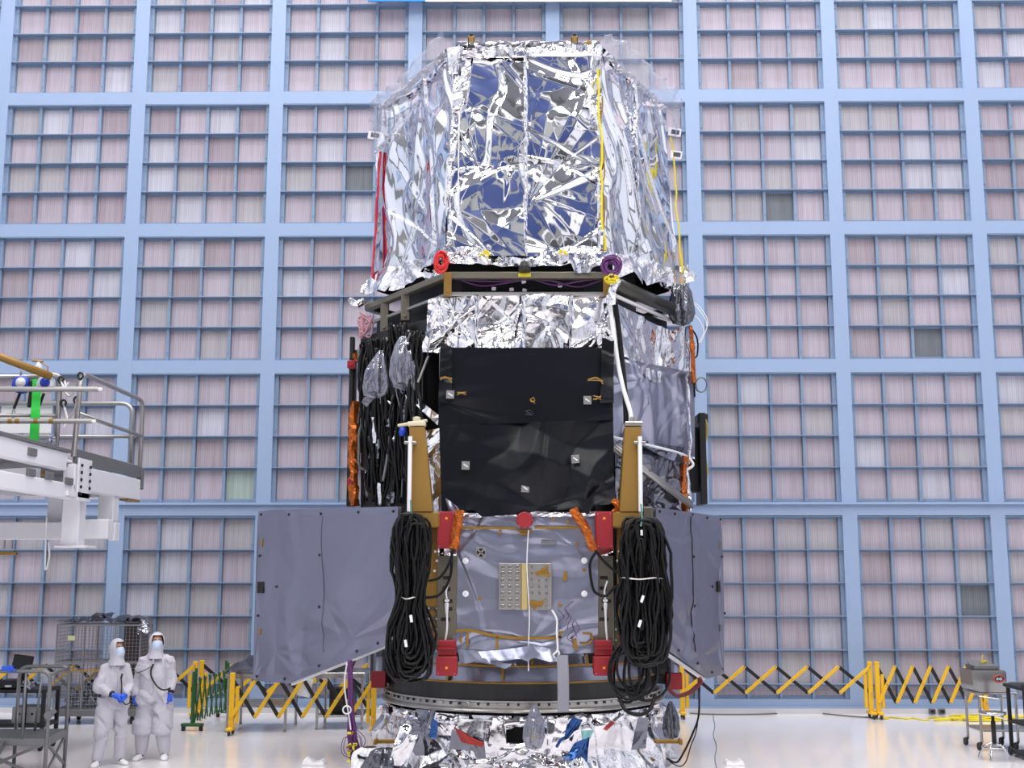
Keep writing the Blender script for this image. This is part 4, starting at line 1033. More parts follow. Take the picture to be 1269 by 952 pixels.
for pts, lab in (([(531, 720), (545, 716), (556, 700), (562, 680)], 'upper of two black cables running from the left coil to the red box'),
                 ([(526, 741), (545, 737), (558, 715), (560, 682)], 'lower of two black cables running from the left coil to the red box'),
                 ([(775, 722), (762, 728), (752, 738), (744, 738)], 'short black cable reaching from the right coil to the side column'),
                 ([(772, 714), (757, 704), (745, 692), (738, 682)], 'black cable rising from the right coil to the copper sleeve'),
                 ([(738, 685), (731, 700), (735, 730), (744, 738)], 'black cable dropping in an arc from the copper sleeve beside the connector panel')):
    mb = MB(); mb.tube(curve_pts([q(a, b, YF_ - .42) for a, b in pts], 8), .018, 7); o = mb.build('black_cable', M_cable, None, True, True); tag(o, lab, 'cable')

# the curtain of black cables in the open left bay
t = thing('cable_curtain', 'dense curtain of black cables hanging down the open left side of the spacecraft', 'cable', tuple(q(480, 626, 16.7)))
rg = random.Random(21)
def bayY(px): return YM_ - .12 + (YF_ - .05 - YM_ + .12) * max(0, min(1, (px - 437) / 100.0))
for i in range(96):
    px = 448 + (i % 48) / 47 * 72 + rg.uniform(-3, 3); y0 = max(404, 425 - (px - 440) * .2) + rg.uniform(-6, 30) * (rg.random() ** 2) ; y1 = rg.uniform(560, 628) if rg.random() < .8 else rg.uniform(500, 560)
    if px > 512 and y0 < 400: y0 = 405
    y0 -= 12 if 480 < px < 505 else 0
    pts = []; x = px; m = 9; ph = rg.uniform(0, 6); am = rg.uniform(1, 5); dd = rg.uniform(-.16, .10) - (.1 if i > 60 else 0)
    for j in range(m):
        y = y0 + (y1 - y0) * j / (m - 1); xj = px + am * math.sin(j * .9 + ph) + rg.uniform(-2, 2)
        pts.append(q(min(max(xj, 445), 524), y, bayY(px) + dd + rg.uniform(-.03, .03)))
    if i % 5 == 0:    # turned back up in a loop at the bottom
        xb = px + rg.uniform(6, 16); pts += [q(min(px + 5, 522), y1 + 7, bayY(px) + dd), q(min(xb, 524), y1, bayY(px) + dd), q(min(xb + 2, 524), y1 - 60, bayY(px) + dd)]
    mb = MB(); mb.tube(curve_pts(pts, 5), rg.choice((.016, .02, .024, .028)), 6); o = mb.build('cable', M_cable if i % 9 else MATS['grey_tube'], t, True)
mb = MB()
P4 = [q(447, 630, YM_ - .1), q(530, 630, YF_ + .22), q(530, 395, YF_ + .22), q(447, 418, YM_ - .1)]
mb.prism(P4, Vector((.2, .3, 0))); mb.build('black_backing', M_black, t)
for k in range(26):
    px, py = rg.uniform(446, 520), rg.uniform(430, 620); w = rg.uniform(1.5, 4); h_ = rg.uniform(10, 34)
    Yk = bayY(px) - .2
    sheet('foil_sliver', [q(px, py + h_, Yk), q(px + w, py + h_, Yk - .03), q(px + w + rg.uniform(-4, 4), py, Yk), q(px + rg.uniform(-4, 4), py, Yk)], M_silk if k % 3 else M_foil2, t, .02, crumple(300 + k, 6, .06, .4))
for cx, top, w, h_, seed, lab in ((499, 415, 1.05 * 40, 66, 3, 'larger clear plastic bag bunched at its neck hanging on the black cables'), (472, 433, 40, 58, 4, 'smaller clear plastic bag hanging on the black cables, left of the larger bag')):
    Yk = bayY(cx) - .3; p = q(cx, top + h_, Yk); s = Yk / F
    o = bag('plastic_bag', tuple(p), w * s, h_ * s, .3, M_bag, None, seed, .22, .04 if seed == 3 else -.06); tag(o, lab, 'bag')
    if seed == 4:
        Yk = bayY(450) - .25
o = sheet('plastic_strip', [q(445, 500, bayY(450) - .35), q(452, 506, bayY(450) - .35), q(478, 478, bayY(470) - .35), q(470, 470, bayY(470) - .35)], M_bag, None, .02, crumple(330, 6, .1, .4)); tag(o, 'twisted strip of clear plastic slanting across the black cables below the bags', 'plastic strip')
p = q(499, 536, bayY(499) - .35); mb = MB(); mb.lathe([(.04, -.05), (.055, 0), (.045, .05), (.015, .08)], p, 10); tag(mb.build('blue_tag', M_blue, None, True, True), 'small blue tag hanging beside the left gold bracket', 'tag')

# coils of thin coloured wire hanging at the skirt
def smallcoil(name, lab, px, py, rx, ry, Y, m_, m2, n, seed):
    c = q(px, py, Y); t = thing(name, lab, 'cable', tuple(c)); rg = random.Random(seed); k = Y / F
    for i in range(n):
        s = rg.uniform(.45, 1); ox, oz = rg.uniform(-.02, .02), rg.uniform(-.02, .02)
        mb = MB(); mb.tube([c + Vector((ox + rx * k * s * math.cos(a), rg.uniform(-.004, .004) - .05 + .03 * math.sin(a * 2 + i), oz + ry * k * s * math.sin(a))) for a in [2 * PI * j / 22 for j in range(22)]], .012, 6, closed=True)
        mb.build('wire_loop', m_ if i % 6 else m2, t, True)
smallcoil('red_cable_coil', 'oval coil of red cable at the left corner of the foil skirt', 547, 326, 8, 14, YF_ - .22, M_redc, M_redc, 16, 4)
smallcoil('purple_cable_coil', 'round coil of purple cable at the right corner of the foil skirt', 757, 331, 13, 13, YF_ - .24, M_purple, M_purple, 18, 6)
smallcoil('yellow_cable_coil', 'little tangle of yellow cable just below the purple coil', 759, 346, 9, 5, YF_ - .24, M_yelc, M_yelc, 7, 7)
o = MB(); o.tube([q(869 + 7 * math.cos(a), 477 + 9 * math.sin(a), YM_ - .1) for a in [2 * PI * j / 24 for j in range(24)]], .014, 6, closed=True)
o.tube(curve_pts([q(861, 455, YM_ - .1), q(862, 472, YM_ - .1), q(864, 485, YM_ - .1)], 6), .012, 6); tag(o.build('cable_ring', M_gtube, None, True, True), 'thin dark cable loop hanging off the right edge of the grey blanket', 'cable')
mb = MB(); a = q(867, 514, YM_ + .5); b = q(867, 626, YM_ + .5); mb.box((a.x, YM_ + .5, (a.z + b.z) / 2), (.10, .5, a.z - b.z), None, .01); mb.box((a.x + .02, YM_ + .4, a.z - .08), (.16, .2, .16), None, .02); mb.box((a.x - .35, YM_ + .6, (a.z + b.z) / 2), (.7, .3, 1.0)); sp = part(mb, 'side_panel', M_ring)
mb = MB(); mb.tube(curve_pts([q(874 + 1.8 * math.sin(i * 1.3), 520 + i * 10.5, YM_ + .3) for i in range(11)], 5), .025, 6); mb.build('yellow_cable_run', mat('olive_cable', (146, 126, 40), .5), sp)

# purple harness dropping from the left flap, and thin leads at the right
t = thing('purple_harness', 'purple cable harness with yellow connectors dropping from the left flap to the floor', 'cable', tuple(g(445, 955)))
rg = random.Random(14)
for i in range(14):
    ph = rg.uniform(0, 6); sp = rg.uniform(-1, 1)
    pts = [(433.5 + sp * 2, 818), (434 + sp * 2.5, 850), (435 + sp * 3, 880), (436 + sp * 5 + 1.5 * math.sin(ph), 905), (438 + sp * 7, 925), (442 + sp * 9, 942), (448 + sp * 12, 953)]
    mb = MB(); mb.tube(curve_pts([q(a, b, 15.9 + .06 * math.sin(ph + j)) for j, (a, b) in enumerate(pts)], 5), .018, 6); mb.build('purple_lead', M_purple, t, True)
for i in range(16):
    y = rg.uniform(905, 946); mb = MB(); mb.box(q(435 + (y - 900) * .1 + rg.uniform(-8, 10), y, 15.78), (.05, .03, .03), RY(rg.uniform(0, 3)), .005); mb.build('yellow_connector', M_yelc if i % 3 else M_tape, t)
for i in range(5):
    s = rg.choice((-1, 1)); mb = MB(); mb.tube(curve_pts([q(437, 900 + i * 4, 15.85), q(437 + s * rg.uniform(8, 18), 915, 15.8), q(438 + s * rg.uniform(8, 14), 930 + i, 15.8), q(440, 942, 15.85)], 6), .005, 5); mb.build('thin_wire', M_purple, t)
mb = MB(); mb.tube(curve_pts([q(430, 822, 15.85), q(427, 850, 15.85), q(432, 885, 15.85), q(435, 905, 15.8)], 6), .01, 5); mb.mat(0); mb.tube([q(430 + 5 * math.cos(a), 880 + 5 * math.sin(a), 15.8) for a in [2 * PI * j / 16 for j in range(16)]], .01, 5, closed=True); tag(mb.build('white_wire', M_whitet, None, True, True), 'thin white wire with a small loop beside the purple harness', 'cable')
for k, (pts, lab, r_) in enumerate((([(866, 842), (866, 885), (858, 910), (846, 935), (838, 945), (826, 940)], 'black lead dropping from the right red end box to the floor', .014),
                     ([(868, 842), (864, 900), (856, 925), (850, 944), (842, 950), (830, 944)], 'thinner black lead curling on the floor right of the stand', .008),
                     ([(826, 850), (838, 862), (855, 858), (868, 846), (866, 840)], 'dark red lead sagging from the right red end box', .03))):
    mb = MB(); mb.tube(curve_pts([q(a, b, 16.0) for a, b in pts], 8), r_, 6); tag(mb.build('floor_lead', M_cable if k < 2 else mat('dark_red', (96, 24, 36), .5), None, True, True), lab, 'cable')
pts = [g(885, 878), g(884, 890), g(886, 900), g(884, 912), g(888, 925), g(886, 940), g(888, 952)]
mb = MB(); mb.tube(curve_pts([p + Vector((0, 0, .008)) for p in pts], 6), .006, 5); tag(mb.build('floor_wire', M_gplate, None, True, True), 'single thin grey wire lying on the floor right of the spacecraft', 'cable')
pts = [g(840, 884), g(880, 886), g(940, 886), g(1000, 884), g(1060, 889), g(1085, 890)]
mb = MB(); mb.tube(curve_pts([p + Vector((0, 0, .012)) for p in pts], 6), .012, 5); tag(mb.build('floor_wire', M_gplate, None, True, True), 'long grey wire lying along the foot of the right barrier', 'cable')

# plastic bags at the stand
for cx, y0, y1, w, m_, seed, lab in ((662, 878, 927, 27, M_bag, 8, 'clear bag holding something yellow hanging on the stand beside the black opening'), (832, 872, 914, 22, M_gbag, 9, 'grey bag tied up at the right rim of the stand')):
    Yk = Y_w - .22 if cx < 700 else 16.6; p = q(cx, y1, Yk); s = Yk / F
    o = bag('hanging_bag', tuple(p), w * s, (y1 - y0) * s, .25, m_, None, seed, .2, 0); tag(o, lab, 'bag')
p = q(661, 915, Y_w - .18); mb = MB()
mb.box(p, (.12, .08, .07), RY(.5), .015); mb.tube([p + Vector((-.06, 0, .03)), p + Vector((.02, -.03, .08)), p + Vector((.07, 0, .01))], .018, 6); tag(mb.build('yellow_fitting', M_yelc, None, False, True), 'yellow fitting inside the clear bag at the stand', 'fitting')
for px, seed in ((806, 5),):
    o = MB(); o.tube(curve_pts([q(768, 866, YC + .1), q(775, 880, YC), q(790, 886, YC), q(805, 880, YC), q(812, 862, YC + .1)], 6), .024, 7); tag(o.build('black_cable', M_cable, None, True, True), 'black cable sagging in a U in front of the separation ring', 'cable')
o = bag('floor_bag', tuple(q(478, 962, 15.5)), .62, .34, .5, M_gbag, None, 12, .5, 0); tag(o, 'crumpled grey bag lying at the left foot of the stand', 'bag')
o = MB(); c = q(458, 940, 15.6)
for k in range(3): o.tube([c + Vector((.16 * math.cos(a), .1 * math.sin(a), .02 * k + .02 * math.sin(a * 2 + k))) for a in [2 * PI * j / 24 for j in range(24)]], .013, 6, closed=True)
tag(o.build('cable_hank', M_cable, None, True, True), 'flat hank of black cable lying on the white bag beside the purple harness', 'cable')
o = bag('white_bundle', tuple(q(458, 962, 15.7)), .55, .36, .6, M_whitet, None, 15, .45, 0); tag(o, 'white plastic bundle on the floor between the purple harness and the stand', 'bundle')
def crumpled(name, lab, px, py, w, d, h_, seed, m_):
    p = g(px, py); n = 26; rr = np.random.default_rng(seed)
    U, V = np.meshgrid(np.linspace(-1, 1, n), np.linspace(-1, 1, n)); cr = crumple(seed, 6, .5, .35)
    e = np.clip(1 - np.maximum(abs(U), abs(V)) ** 6, 0, 1)
    Z = .004 + h_ * e * (.55 + .25 * np.sin(U * 3 + seed)) + .3 * h_ * e * cr(U, V)
    Q = np.stack([p.x + U * w / 2 * (1 + .08 * np.sin(V * 5)), p.y + V * d / 2, np.maximum(Z, .003)], -1)
    return tag(grid_obj(name, Q, m_, None, True), lab, 'wipe')
crumpled('cleanroom_wipe', 'white wipe crumpled on the floor left of the spacecraft', 390, 947, .30, .3, .14, 4, M_whitet)
crumpled('cleanroom_wipe', 'white wipe lying on the floor right of the spacecraft', 909, 947, .25, .3, .10, 5, M_whitet)
for px, x2 in ((474, 500), (835, 812)):
    a, b = q(px - 8 if px < 600 else px + 8, 919, 16.5), q(x2, 919, 16.5); mb = MB(); mb.bar(a, b, .06, .05, bev=.01); mb.box(a, (.05, .12, .08), None, .01); mb.build('amber_lug', M_tape, stand)

# ================================================================ expanding barriers
def barrier(lab, p0, p1, n, zt, zb, H=1.02, c1=M_yel, c2=M_blk, ends=(1, 1), w=.062, flip=False, pw=.085):
    p0 = Vector(p0); p1 = Vector(p1); d = (p1 - p0); L = d.length; d.normalize(); nrm = Vector((d.y, -d.x, 0))
    if nrm.y > 0: nrm = -nrm
    t = thing('expanding_barrier', lab, 'barrier', tuple((p0 + p1) / 2), 'expanding barriers')
    for e, p in ((ends[0], p0), (ends[1], p1)):
        if not e: continue
        s = 1 if p is p0 else -1
        mb = MB(); mb.box(p + Vector((0, 0, H / 2 + .04)), (pw, .05, H - .08), RZ(math.atan2(d.y, d.x)), .008)
        mb.box(p + d * s * .09 + Vector((0, 0, (H * .42 + .06) if e == 1 else H * .75)), (pw * .7, .04, H * .6), RZ(math.atan2(d.y, d.x)), .008)
        mb.box(p + Vector((0, 0, .1)), (.10, .34, .05), RZ(math.atan2(d.y, d.x)), .01)
        po = mb.build('post', c1, t)
        for k in (-1, 1):
            mb = MB(); c = p + nrm * .14 * k + Vector((0, 0, .045)); mb.lathe([(.02, -.016), (.042, -.016), (.045, 0), (.042, .016), (.02, .016)], c, 14, RY(PI / 2)); mb.bar(c, c + Vector((0, 0, .06)), .03, .02); mb.build('castor', M_rubber, po)
    st = L / n
    for k in range(n):
        a = p0 + d * st * k; b = p0 + d * st * (k + 1)
        mb = MB(); mb.bar(a + nrm * .035 + Vector((0, 0, zb)), b + nrm * .035 + Vector((0, 0, zt)), .022, w, up=(0, 0, 1), bev=.004); mb.build('slat', c1, t)
        mb = MB(); mb.bar(a + nrm * .0 + Vector((0, 0, zt)), b + Vector((0, 0, zb)), .022, w, up=(0, 0, 1), bev=.004); mb.build('slat', c2, t)
        for (pp, z) in (((a + b) / 2, (zt + zb) / 2), (b, zt), (b, zb)):
            mb = MB(); mb.lathe([(.016, 0), (.016, .02), (.006, .024)], pp + nrm * .05 + Vector((0, 0, z)), 8, RX(PI / 2)); mb.build('rivet', M_alu, t)
    return t
def fl(px, Y): p = q(px, 880, Y); return Vector((p.x, Y, 0))
Yw_ = 22.15
barrier('long stretched yellow and black barrier running from behind the right flap to the twin posts', fl(846, Yw_), fl(1080, Yw_), 6, zz(826, Yw_), zz(859, Yw_))
barrier('closely folded yellow and black barrier at the right, ending behind the steel box', fl(1089, Yw_ - .05), fl(1222, Yw_), 6, zz(825, Yw_), zz(871, Yw_))
barrier('yellow and black barrier along the wall behind the wire cage and the two people', fl(-22, Yw_), fl(240, Yw_), 7, zz(824, Yw_), zz(858, Yw_))
barrier('stretched yellow and black barrier by the wall behind the steel tables', fl(248, Yw_ + .3), fl(455, Yw_ + .3), 5, zz(823, Yw_ + .3), zz(858, Yw_ + .3), ends=(1, 0))
Yb3 = g(370, 911).y
barrier('nearer yellow and black barrier with steep slats in front of the steel tables', fl(287, Yb3), fl(463, Yb3), 6, zz(842, Yb3), zz(889, Yb3), H=1.0)
# green barrier folded nearly shut, seen end on
pa, pb = g(238, 906), g(280, 889)
t = barrier('green folding barrier with slim posts, right of the two people', pa, pb, 7, .86, .14, H=.98, c1=M_green, c2=M_green, ends=(2, 2), w=.03, pw=.07)
for p in (pa, pb):
    mb = MB(); mb.box(p + Vector((0, 0, .10)), (.38, .07, .05), None, .008); po = mb.build('foot_bar', M_green, t)
    for s in (-.16, .16):
        mb = MB(); mb.lathe([(.02, -.015), (.04, -.015), (.04, .015), (.02, .015)], p + Vector((s, 0, .04)), 12, RY(PI / 2)); mb.build('castor', M_rubber, po)

# ================================================================ steel tables and what lies on them
def table(lab, x0, x1, Y0, Y1, H, shelf, group=None):
    t = thing('steel_table', lab, 'table', ((x0 + x1) / 2, (Y0 + Y1) / 2, 0), group)
    mb = MB(); mb.box(((x0 + x1) / 2, (Y0 + Y1) / 2, H - .02), (x1 - x0, Y1 - Y0, .04), None, .008); mb.box(((x0 + x1) / 2, Y0 + .02, H - .06), (x1 - x0, .02, .06)); mb.build('table_top', M_steel, t)
    for x in (x0 + .05, x1 - .05):
        for y in (Y0 + .05, Y1 - .05):
            mb = MB(); mb.lathe([(.024, .05), (.024, H - .04)], (x, y, 0), 12); mb.lathe([(.012, 0), (.03, .005), (.022, .05)], (x, y, 0), 12); mb.build('leg', M_steel, t)
    if shelf: mb = MB(); mb.box(((x0 + x1) / 2, (Y0 + Y1) / 2, shelf), (x1 - x0 - .06, Y1 - Y0 - .06, .03), None, .006); mb.build('shelf', M_steel, t)
    return t
Yt_ = g(320, 908).y
table('stainless table with film on top at the left end of the near barrier', xx(278, 870, Yt_), xx(357, 870, Yt_), Yt_, Yt_ + 1.1, .97, .42)
Yt2 = g(400, 905).y
table('stainless table half hidden below the left flap, with a low shelf', xx(389, 870, Yt2), xx(452, 870, Yt2), Yt2, Yt2 + 1.0, .95, .22)
x0, x1 = xx(274, 835, Yt_), xx(356, 835, Yt_)
o = sheet('film_sheet', [(x0, Yt_ - .05, .985), (x1, Yt_ - .05, .985), (x1, Yt_ + 1.0, 1.03), (x0 + .1, Yt_ + 1.0, 1.06)], M_silk, None, .025, lambda S, T, c_=crumple(400, 6, .2, .3): np.abs(c_(S, T)) * 1.2 + .003); tag(o, 'crinkled silver film lying on the left steel table', 'film')
x0, x1 = xx(388, 835, Yt2), xx(436, 835, Yt2)
o = sheet('black_cloth', [(x0, Yt2 + .05, .955), (x1, Yt2 + .05, .955), (x1, Yt2 + .9, 1.2), (x0 + .3, Yt2 + .9, 1.0)], M_blk, None, .03, lambda S, T, c_=crumple(402, 5, .3, .15): np.abs(c_(S, T)) + .002); tag(o, 'black cover heaped on the right steel table under the left flap', 'cover')
a = q(378, 852, Yb3 + .05); mb = MB(); mb.box((a.x, a.y, a.z), (.22, .004, .30), RY(.2)); tag(mb.build('paper_sheet', M_whitet, None, False, True), 'white sheet of paper hanging on the back of the nearer barrier', 'paper')
t = thing('equipment_case', 'dark equipment case on the low shelf of the right steel table', 'case', (xx(425, 880, Yt2 + .5), Yt2 + .5, .25))
c = Vector((xx(425, 880, Yt2 + .5), Yt2 + .5, .25)); mb = MB(); mb.box(c + Vector((0, 0, .2)), (.42, .45, .4), None, .02); mb.build('case_body', M_black, t)
mb = MB(); mb.tube(curve_pts([c + Vector((-.1, -.235, .34)), c + Vector((-.1, -.27, .38)), c + Vector((.1, -.27, .38)), c + Vector((.1, -.235, .34))], 4), .012, 6); mb.build('handle', M_rubber, t)
for k in range(3):
    mb = MB(); mb.lathe([(.03, 0), (.03, .012)], c + Vector((-.1 + .1 * k, -.225, .2)), 10, RX(PI / 2)); mb.build('dial', M_redc if k == 1 else M_alu, t)

# ================================================================ wire cage with films on top
Yc0 = 21.3; Yc1 = Yc0 + .7
cx0, cx1 = xx(68, 830, Yc0), xx(172, 830, Yc0); zc0, zc1 = .28, zz(775, Yc0)
t = thing('wire_cage', 'tall wire mesh cage cart behind the two people with films heaped on top', 'cage', ((cx0 + cx1) / 2, (Yc0 + Yc1) / 2, 0))
def meshpanel(nm, a, b, z0, z1, pitch=.062):
    mb = MB(); a = Vector((*a, 0)); b = Vector((*b, 0)); L = (b - a).length; n = int(L / pitch)
    for k in range(n + 1):
        p = a.lerp(b, k / n); mb.bar(p + Vector((0, 0, z0)), p + Vector((0, 0, z1)), .006, .006)
    m_ = int((z1 - z0) / pitch)
    for k in range(m_ + 1):
        z = z0 + (z1 - z0) * k / m_; mb.bar(a + Vector((0, 0, z)), b + Vector((0, 0, z)), .006, .006)
    mb.build(nm, M_wire, t)
meshpanel('mesh_front', (cx0, Yc0), (cx1, Yc0), zc0, zc1); meshpanel('mesh_back', (cx0, Yc1), (cx1, Yc1), zc0, zc1)
meshpanel('mesh_side', (cx0, Yc0), (cx0, Yc1), zc0, zc1); meshpanel('mesh_side', (cx1, Yc0), (cx1, Yc1), zc0, zc1)
for x in (cx0, cx0 + (cx1 - cx0) * .33, cx0 + (cx1 - cx0) * .7, cx1):
    for y in (Yc0, Yc1):
        mb = MB(); mb.bar((x, y, .2), (x, y, zc1 + .02), .024, .024, bev=.005); mb.build('upright', M_wire, t)
mb = MB(); mb.box(((cx0 + cx1) / 2, (Yc0 + Yc1) / 2, .2), (cx1 - cx0 + .06, Yc1 - Yc0 + .06, .12), None, .01); mb.build('base_deck', M_gplate, t)
for z in (.62 * zc1, zc1):
    mb = MB()
    for (a, b) in (((cx0, Yc0), (cx1, Yc0)), ((cx0, Yc1), (cx1, Yc1)), ((cx0, Yc0), (cx0, Yc1)), ((cx1, Yc0), (cx1, Yc1))): mb.bar((*a, z), (*b, z), .03, .03)
    mb.build('rail', M_wire, t)
for x in (cx0 + .25, cx1 - .1):
    for y in (Yc0 + .08, Yc1 - .08):
        mb = MB(); mb.lathe([(.03, -.02), (.07, -.02), (.075, 0), (.07, .02), (.03, .02)], (x, y, .075), 16, RY(PI / 2)); mb.bar((x, y, .08), (x, y, .15), .05, .04); mb.build('castor', M_rubber, t)
mb = MB(); p = q(88.5, 791, Yc0 - .02); mb.box(p, (.13, .012, .085), None, .003); mb.build('label_card', M_green2, t)
mb = MB(); a, b = xx(152, 830, Yc1 - .1), xx(182, 830, Yc1 - .1); mb.box(((a + b) / 2, Yc1 - .1, .26 + (zc1 - .26) / 2), (b - a, .04, zc1 - .26), None, .008); mb.build('brown_panel', M_wood, t)
mb = MB(); p = q(92, 783, Yc0); mb.bar((cx0, Yc0 + .3, .9), (cx1 - .3, Yc0 + .3, .9), .03, .03); mb.build('inner_bar', M_yel, t)
for k, (px0, px1, dz, seed, m_, lab) in enumerate(((66, 98, .03, 5, M_silk, 'flat piece of grey film on the left of the cage top'), (92, 126, .10, 6, M_silk, 'dark crumpled film heaped in the middle of the cage top'), (124, 172, .04, 7, M_silk, 'wide silver film lying across the right of the cage top'))):
    a, b = xx(px0, 770, Yc0), xx(px1, 770, Yc0)
    h1 = crumple(500 + seed, 7, .16, .5)
    o = sheet('film_sheet', [(a, Yc0 - .06, zc1 + .03), (b, Yc0 - .04, zc1 + .03), (b, Yc1, zc1 + .05), (a, Yc1, zc1 + .05)], m_, None, .025, lambda S, T, h1=h1, dz=dz: np.abs(h1(S, T)) * .8 * (dz / .05) + .015); tag(o, lab, 'film')
o = sheet('film_sheet', [q(170, 786, Yc0 - .1), q(186, 786, Yc0 - .05), q(183, 768, Yc0 + .1), q(172, 768, Yc0 + .1)], M_silk, None, .02, crumple(520, 7, .1, .5)); tag(o, 'shiny film corner hanging down at the right end of the cage', 'film')
o = sheet('film_sheet', [(cx0 + .1, Yc0 + .15, .30), (cx1 - .35, Yc0 + .15, .30), (cx1 - .4, Yc1 - .1, .55), (cx0 + .15, Yc1 - .1, .5)], M_silk, None, .03, lambda S, T, h1=crumple(530, 7, .2, .6): np.abs(h1(S, T)) * 1.3); tag(o, 'heap of crinkled film inside the bottom of the wire cage', 'film')
# ================================================================ the two people
def bake(o, mods):
    """apply modifiers to a mesh object without operators"""
    for kind, kw in mods:
        m = o.modifiers.new(kind.lower(), kind)
        for k, v in kw.items(): setattr(m, k, v)
    dg = bpy.context.evaluated_depsgraph_get(); dg.update()
    me = bpy.data.meshes.new_from_object(o.evaluated_get(dg)); mats = list(o.data.materials)
    o.modifiers.clear(); o.data = me
    me.materials.clear()
    for m in mats: me.materials.append(m)
    me.polygons.foreach_set('material_index', [0] * len(me.polygons))
    me.polygons.foreach_set('use_smooth', [True] * len(me.polygons)); me.update()
    return o
def ell(c, rx, ry, R=None, n=18):
    c = Vector(c); out = []
    for k in range(n):
        p = Vector((rx * math.cos(2 * PI * k / n), ry * math.sin(2 * PI * k / n), 0))
        out.append(c + (R @ p if R else p))
    return out
def limb(mb, pts, rad, n=14, flat=1.0):
    P = [Vector(p) for p in pts]; rings = []; u0 = None
    for i, p in enumerate(P):
        d = (P[min(i + 1, len(P) - 1)] - P[max(i - 1, 0)]).normalized()
        u = Vector((0, 1, 0)) if abs(d.y) < .9 else Vector((0, 0, 1))
        s = d.cross(u).normalized(); u = s.cross(d).normalized()
        rings.append([p + s * math.cos(2 * PI * k / n) * rad[i] + u * math.sin(2 * PI * k / n) * rad[i] * flat for k in range(n)])
    mb.loft(rings)
def ball(mb, c, r, n=14, R=None):
    c = Vector(c); r = Vector(r) if hasattr(r, '__len__') else Vector((r, r, r)); rings = []
    for j in range(1, 9):
        a = PI * j / 9 - PI / 2
        ring = [Vector((r.x * math.cos(a) * math.cos(2 * PI * k / n), r.y * math.cos(a) * math.sin(2 * PI * k / n), r.z * math.sin(a))) for k in range(n)]
        rings.append([(R @ p if R else p) + c for p in ring])
    mb.loft(rings)
def hand(mb, w, d, pn, th, curl=.5, L=.19):
    """w wrist, d direction of the fingers, pn palm normal (side towards which the fingers close), th side on which the thumb sits"""
    w = Vector(w); d = Vector(d).normalized(); pn = Vector(pn); pn = (pn - d * pn.dot(d)).normalized(); s = d.cross(pn) * th
    R = Matrix((s, d, pn)).transposed()
    limb(mb, [w - d * .05, w, w + d * .03, w + d * .07, w + d * .10], [.032, .033, .042, .047, .044], 14, .62)
    for k, (o, l) in enumerate(((.033, .072), (.011, .082), (-.011, .077), (-.032, .060))):
        p = w + d * .088 + s * o; a = .15; pts = [p]
        for f in (.45, .32, .23):
            a += curl * (.9 if f < .4 else .55); pts.append(pts[-1] + (d * math.cos(a) + pn * math.sin(a)) * l * f)
        limb(mb, [p - d * .02] + pts, [.0105, .0105, .010, .0092, .007], 9)
    b = w + d * .028 + s * .034
    limb(mb, [w + d * .012 + s * .015, b, b + s * .026 + d * .030 + pn * .012, b + s * .032 + d * .056 + pn * .026, b + s * .028 + d * .076 + pn * .036], [.017, .0165, .0135, .0115, .009], 9)
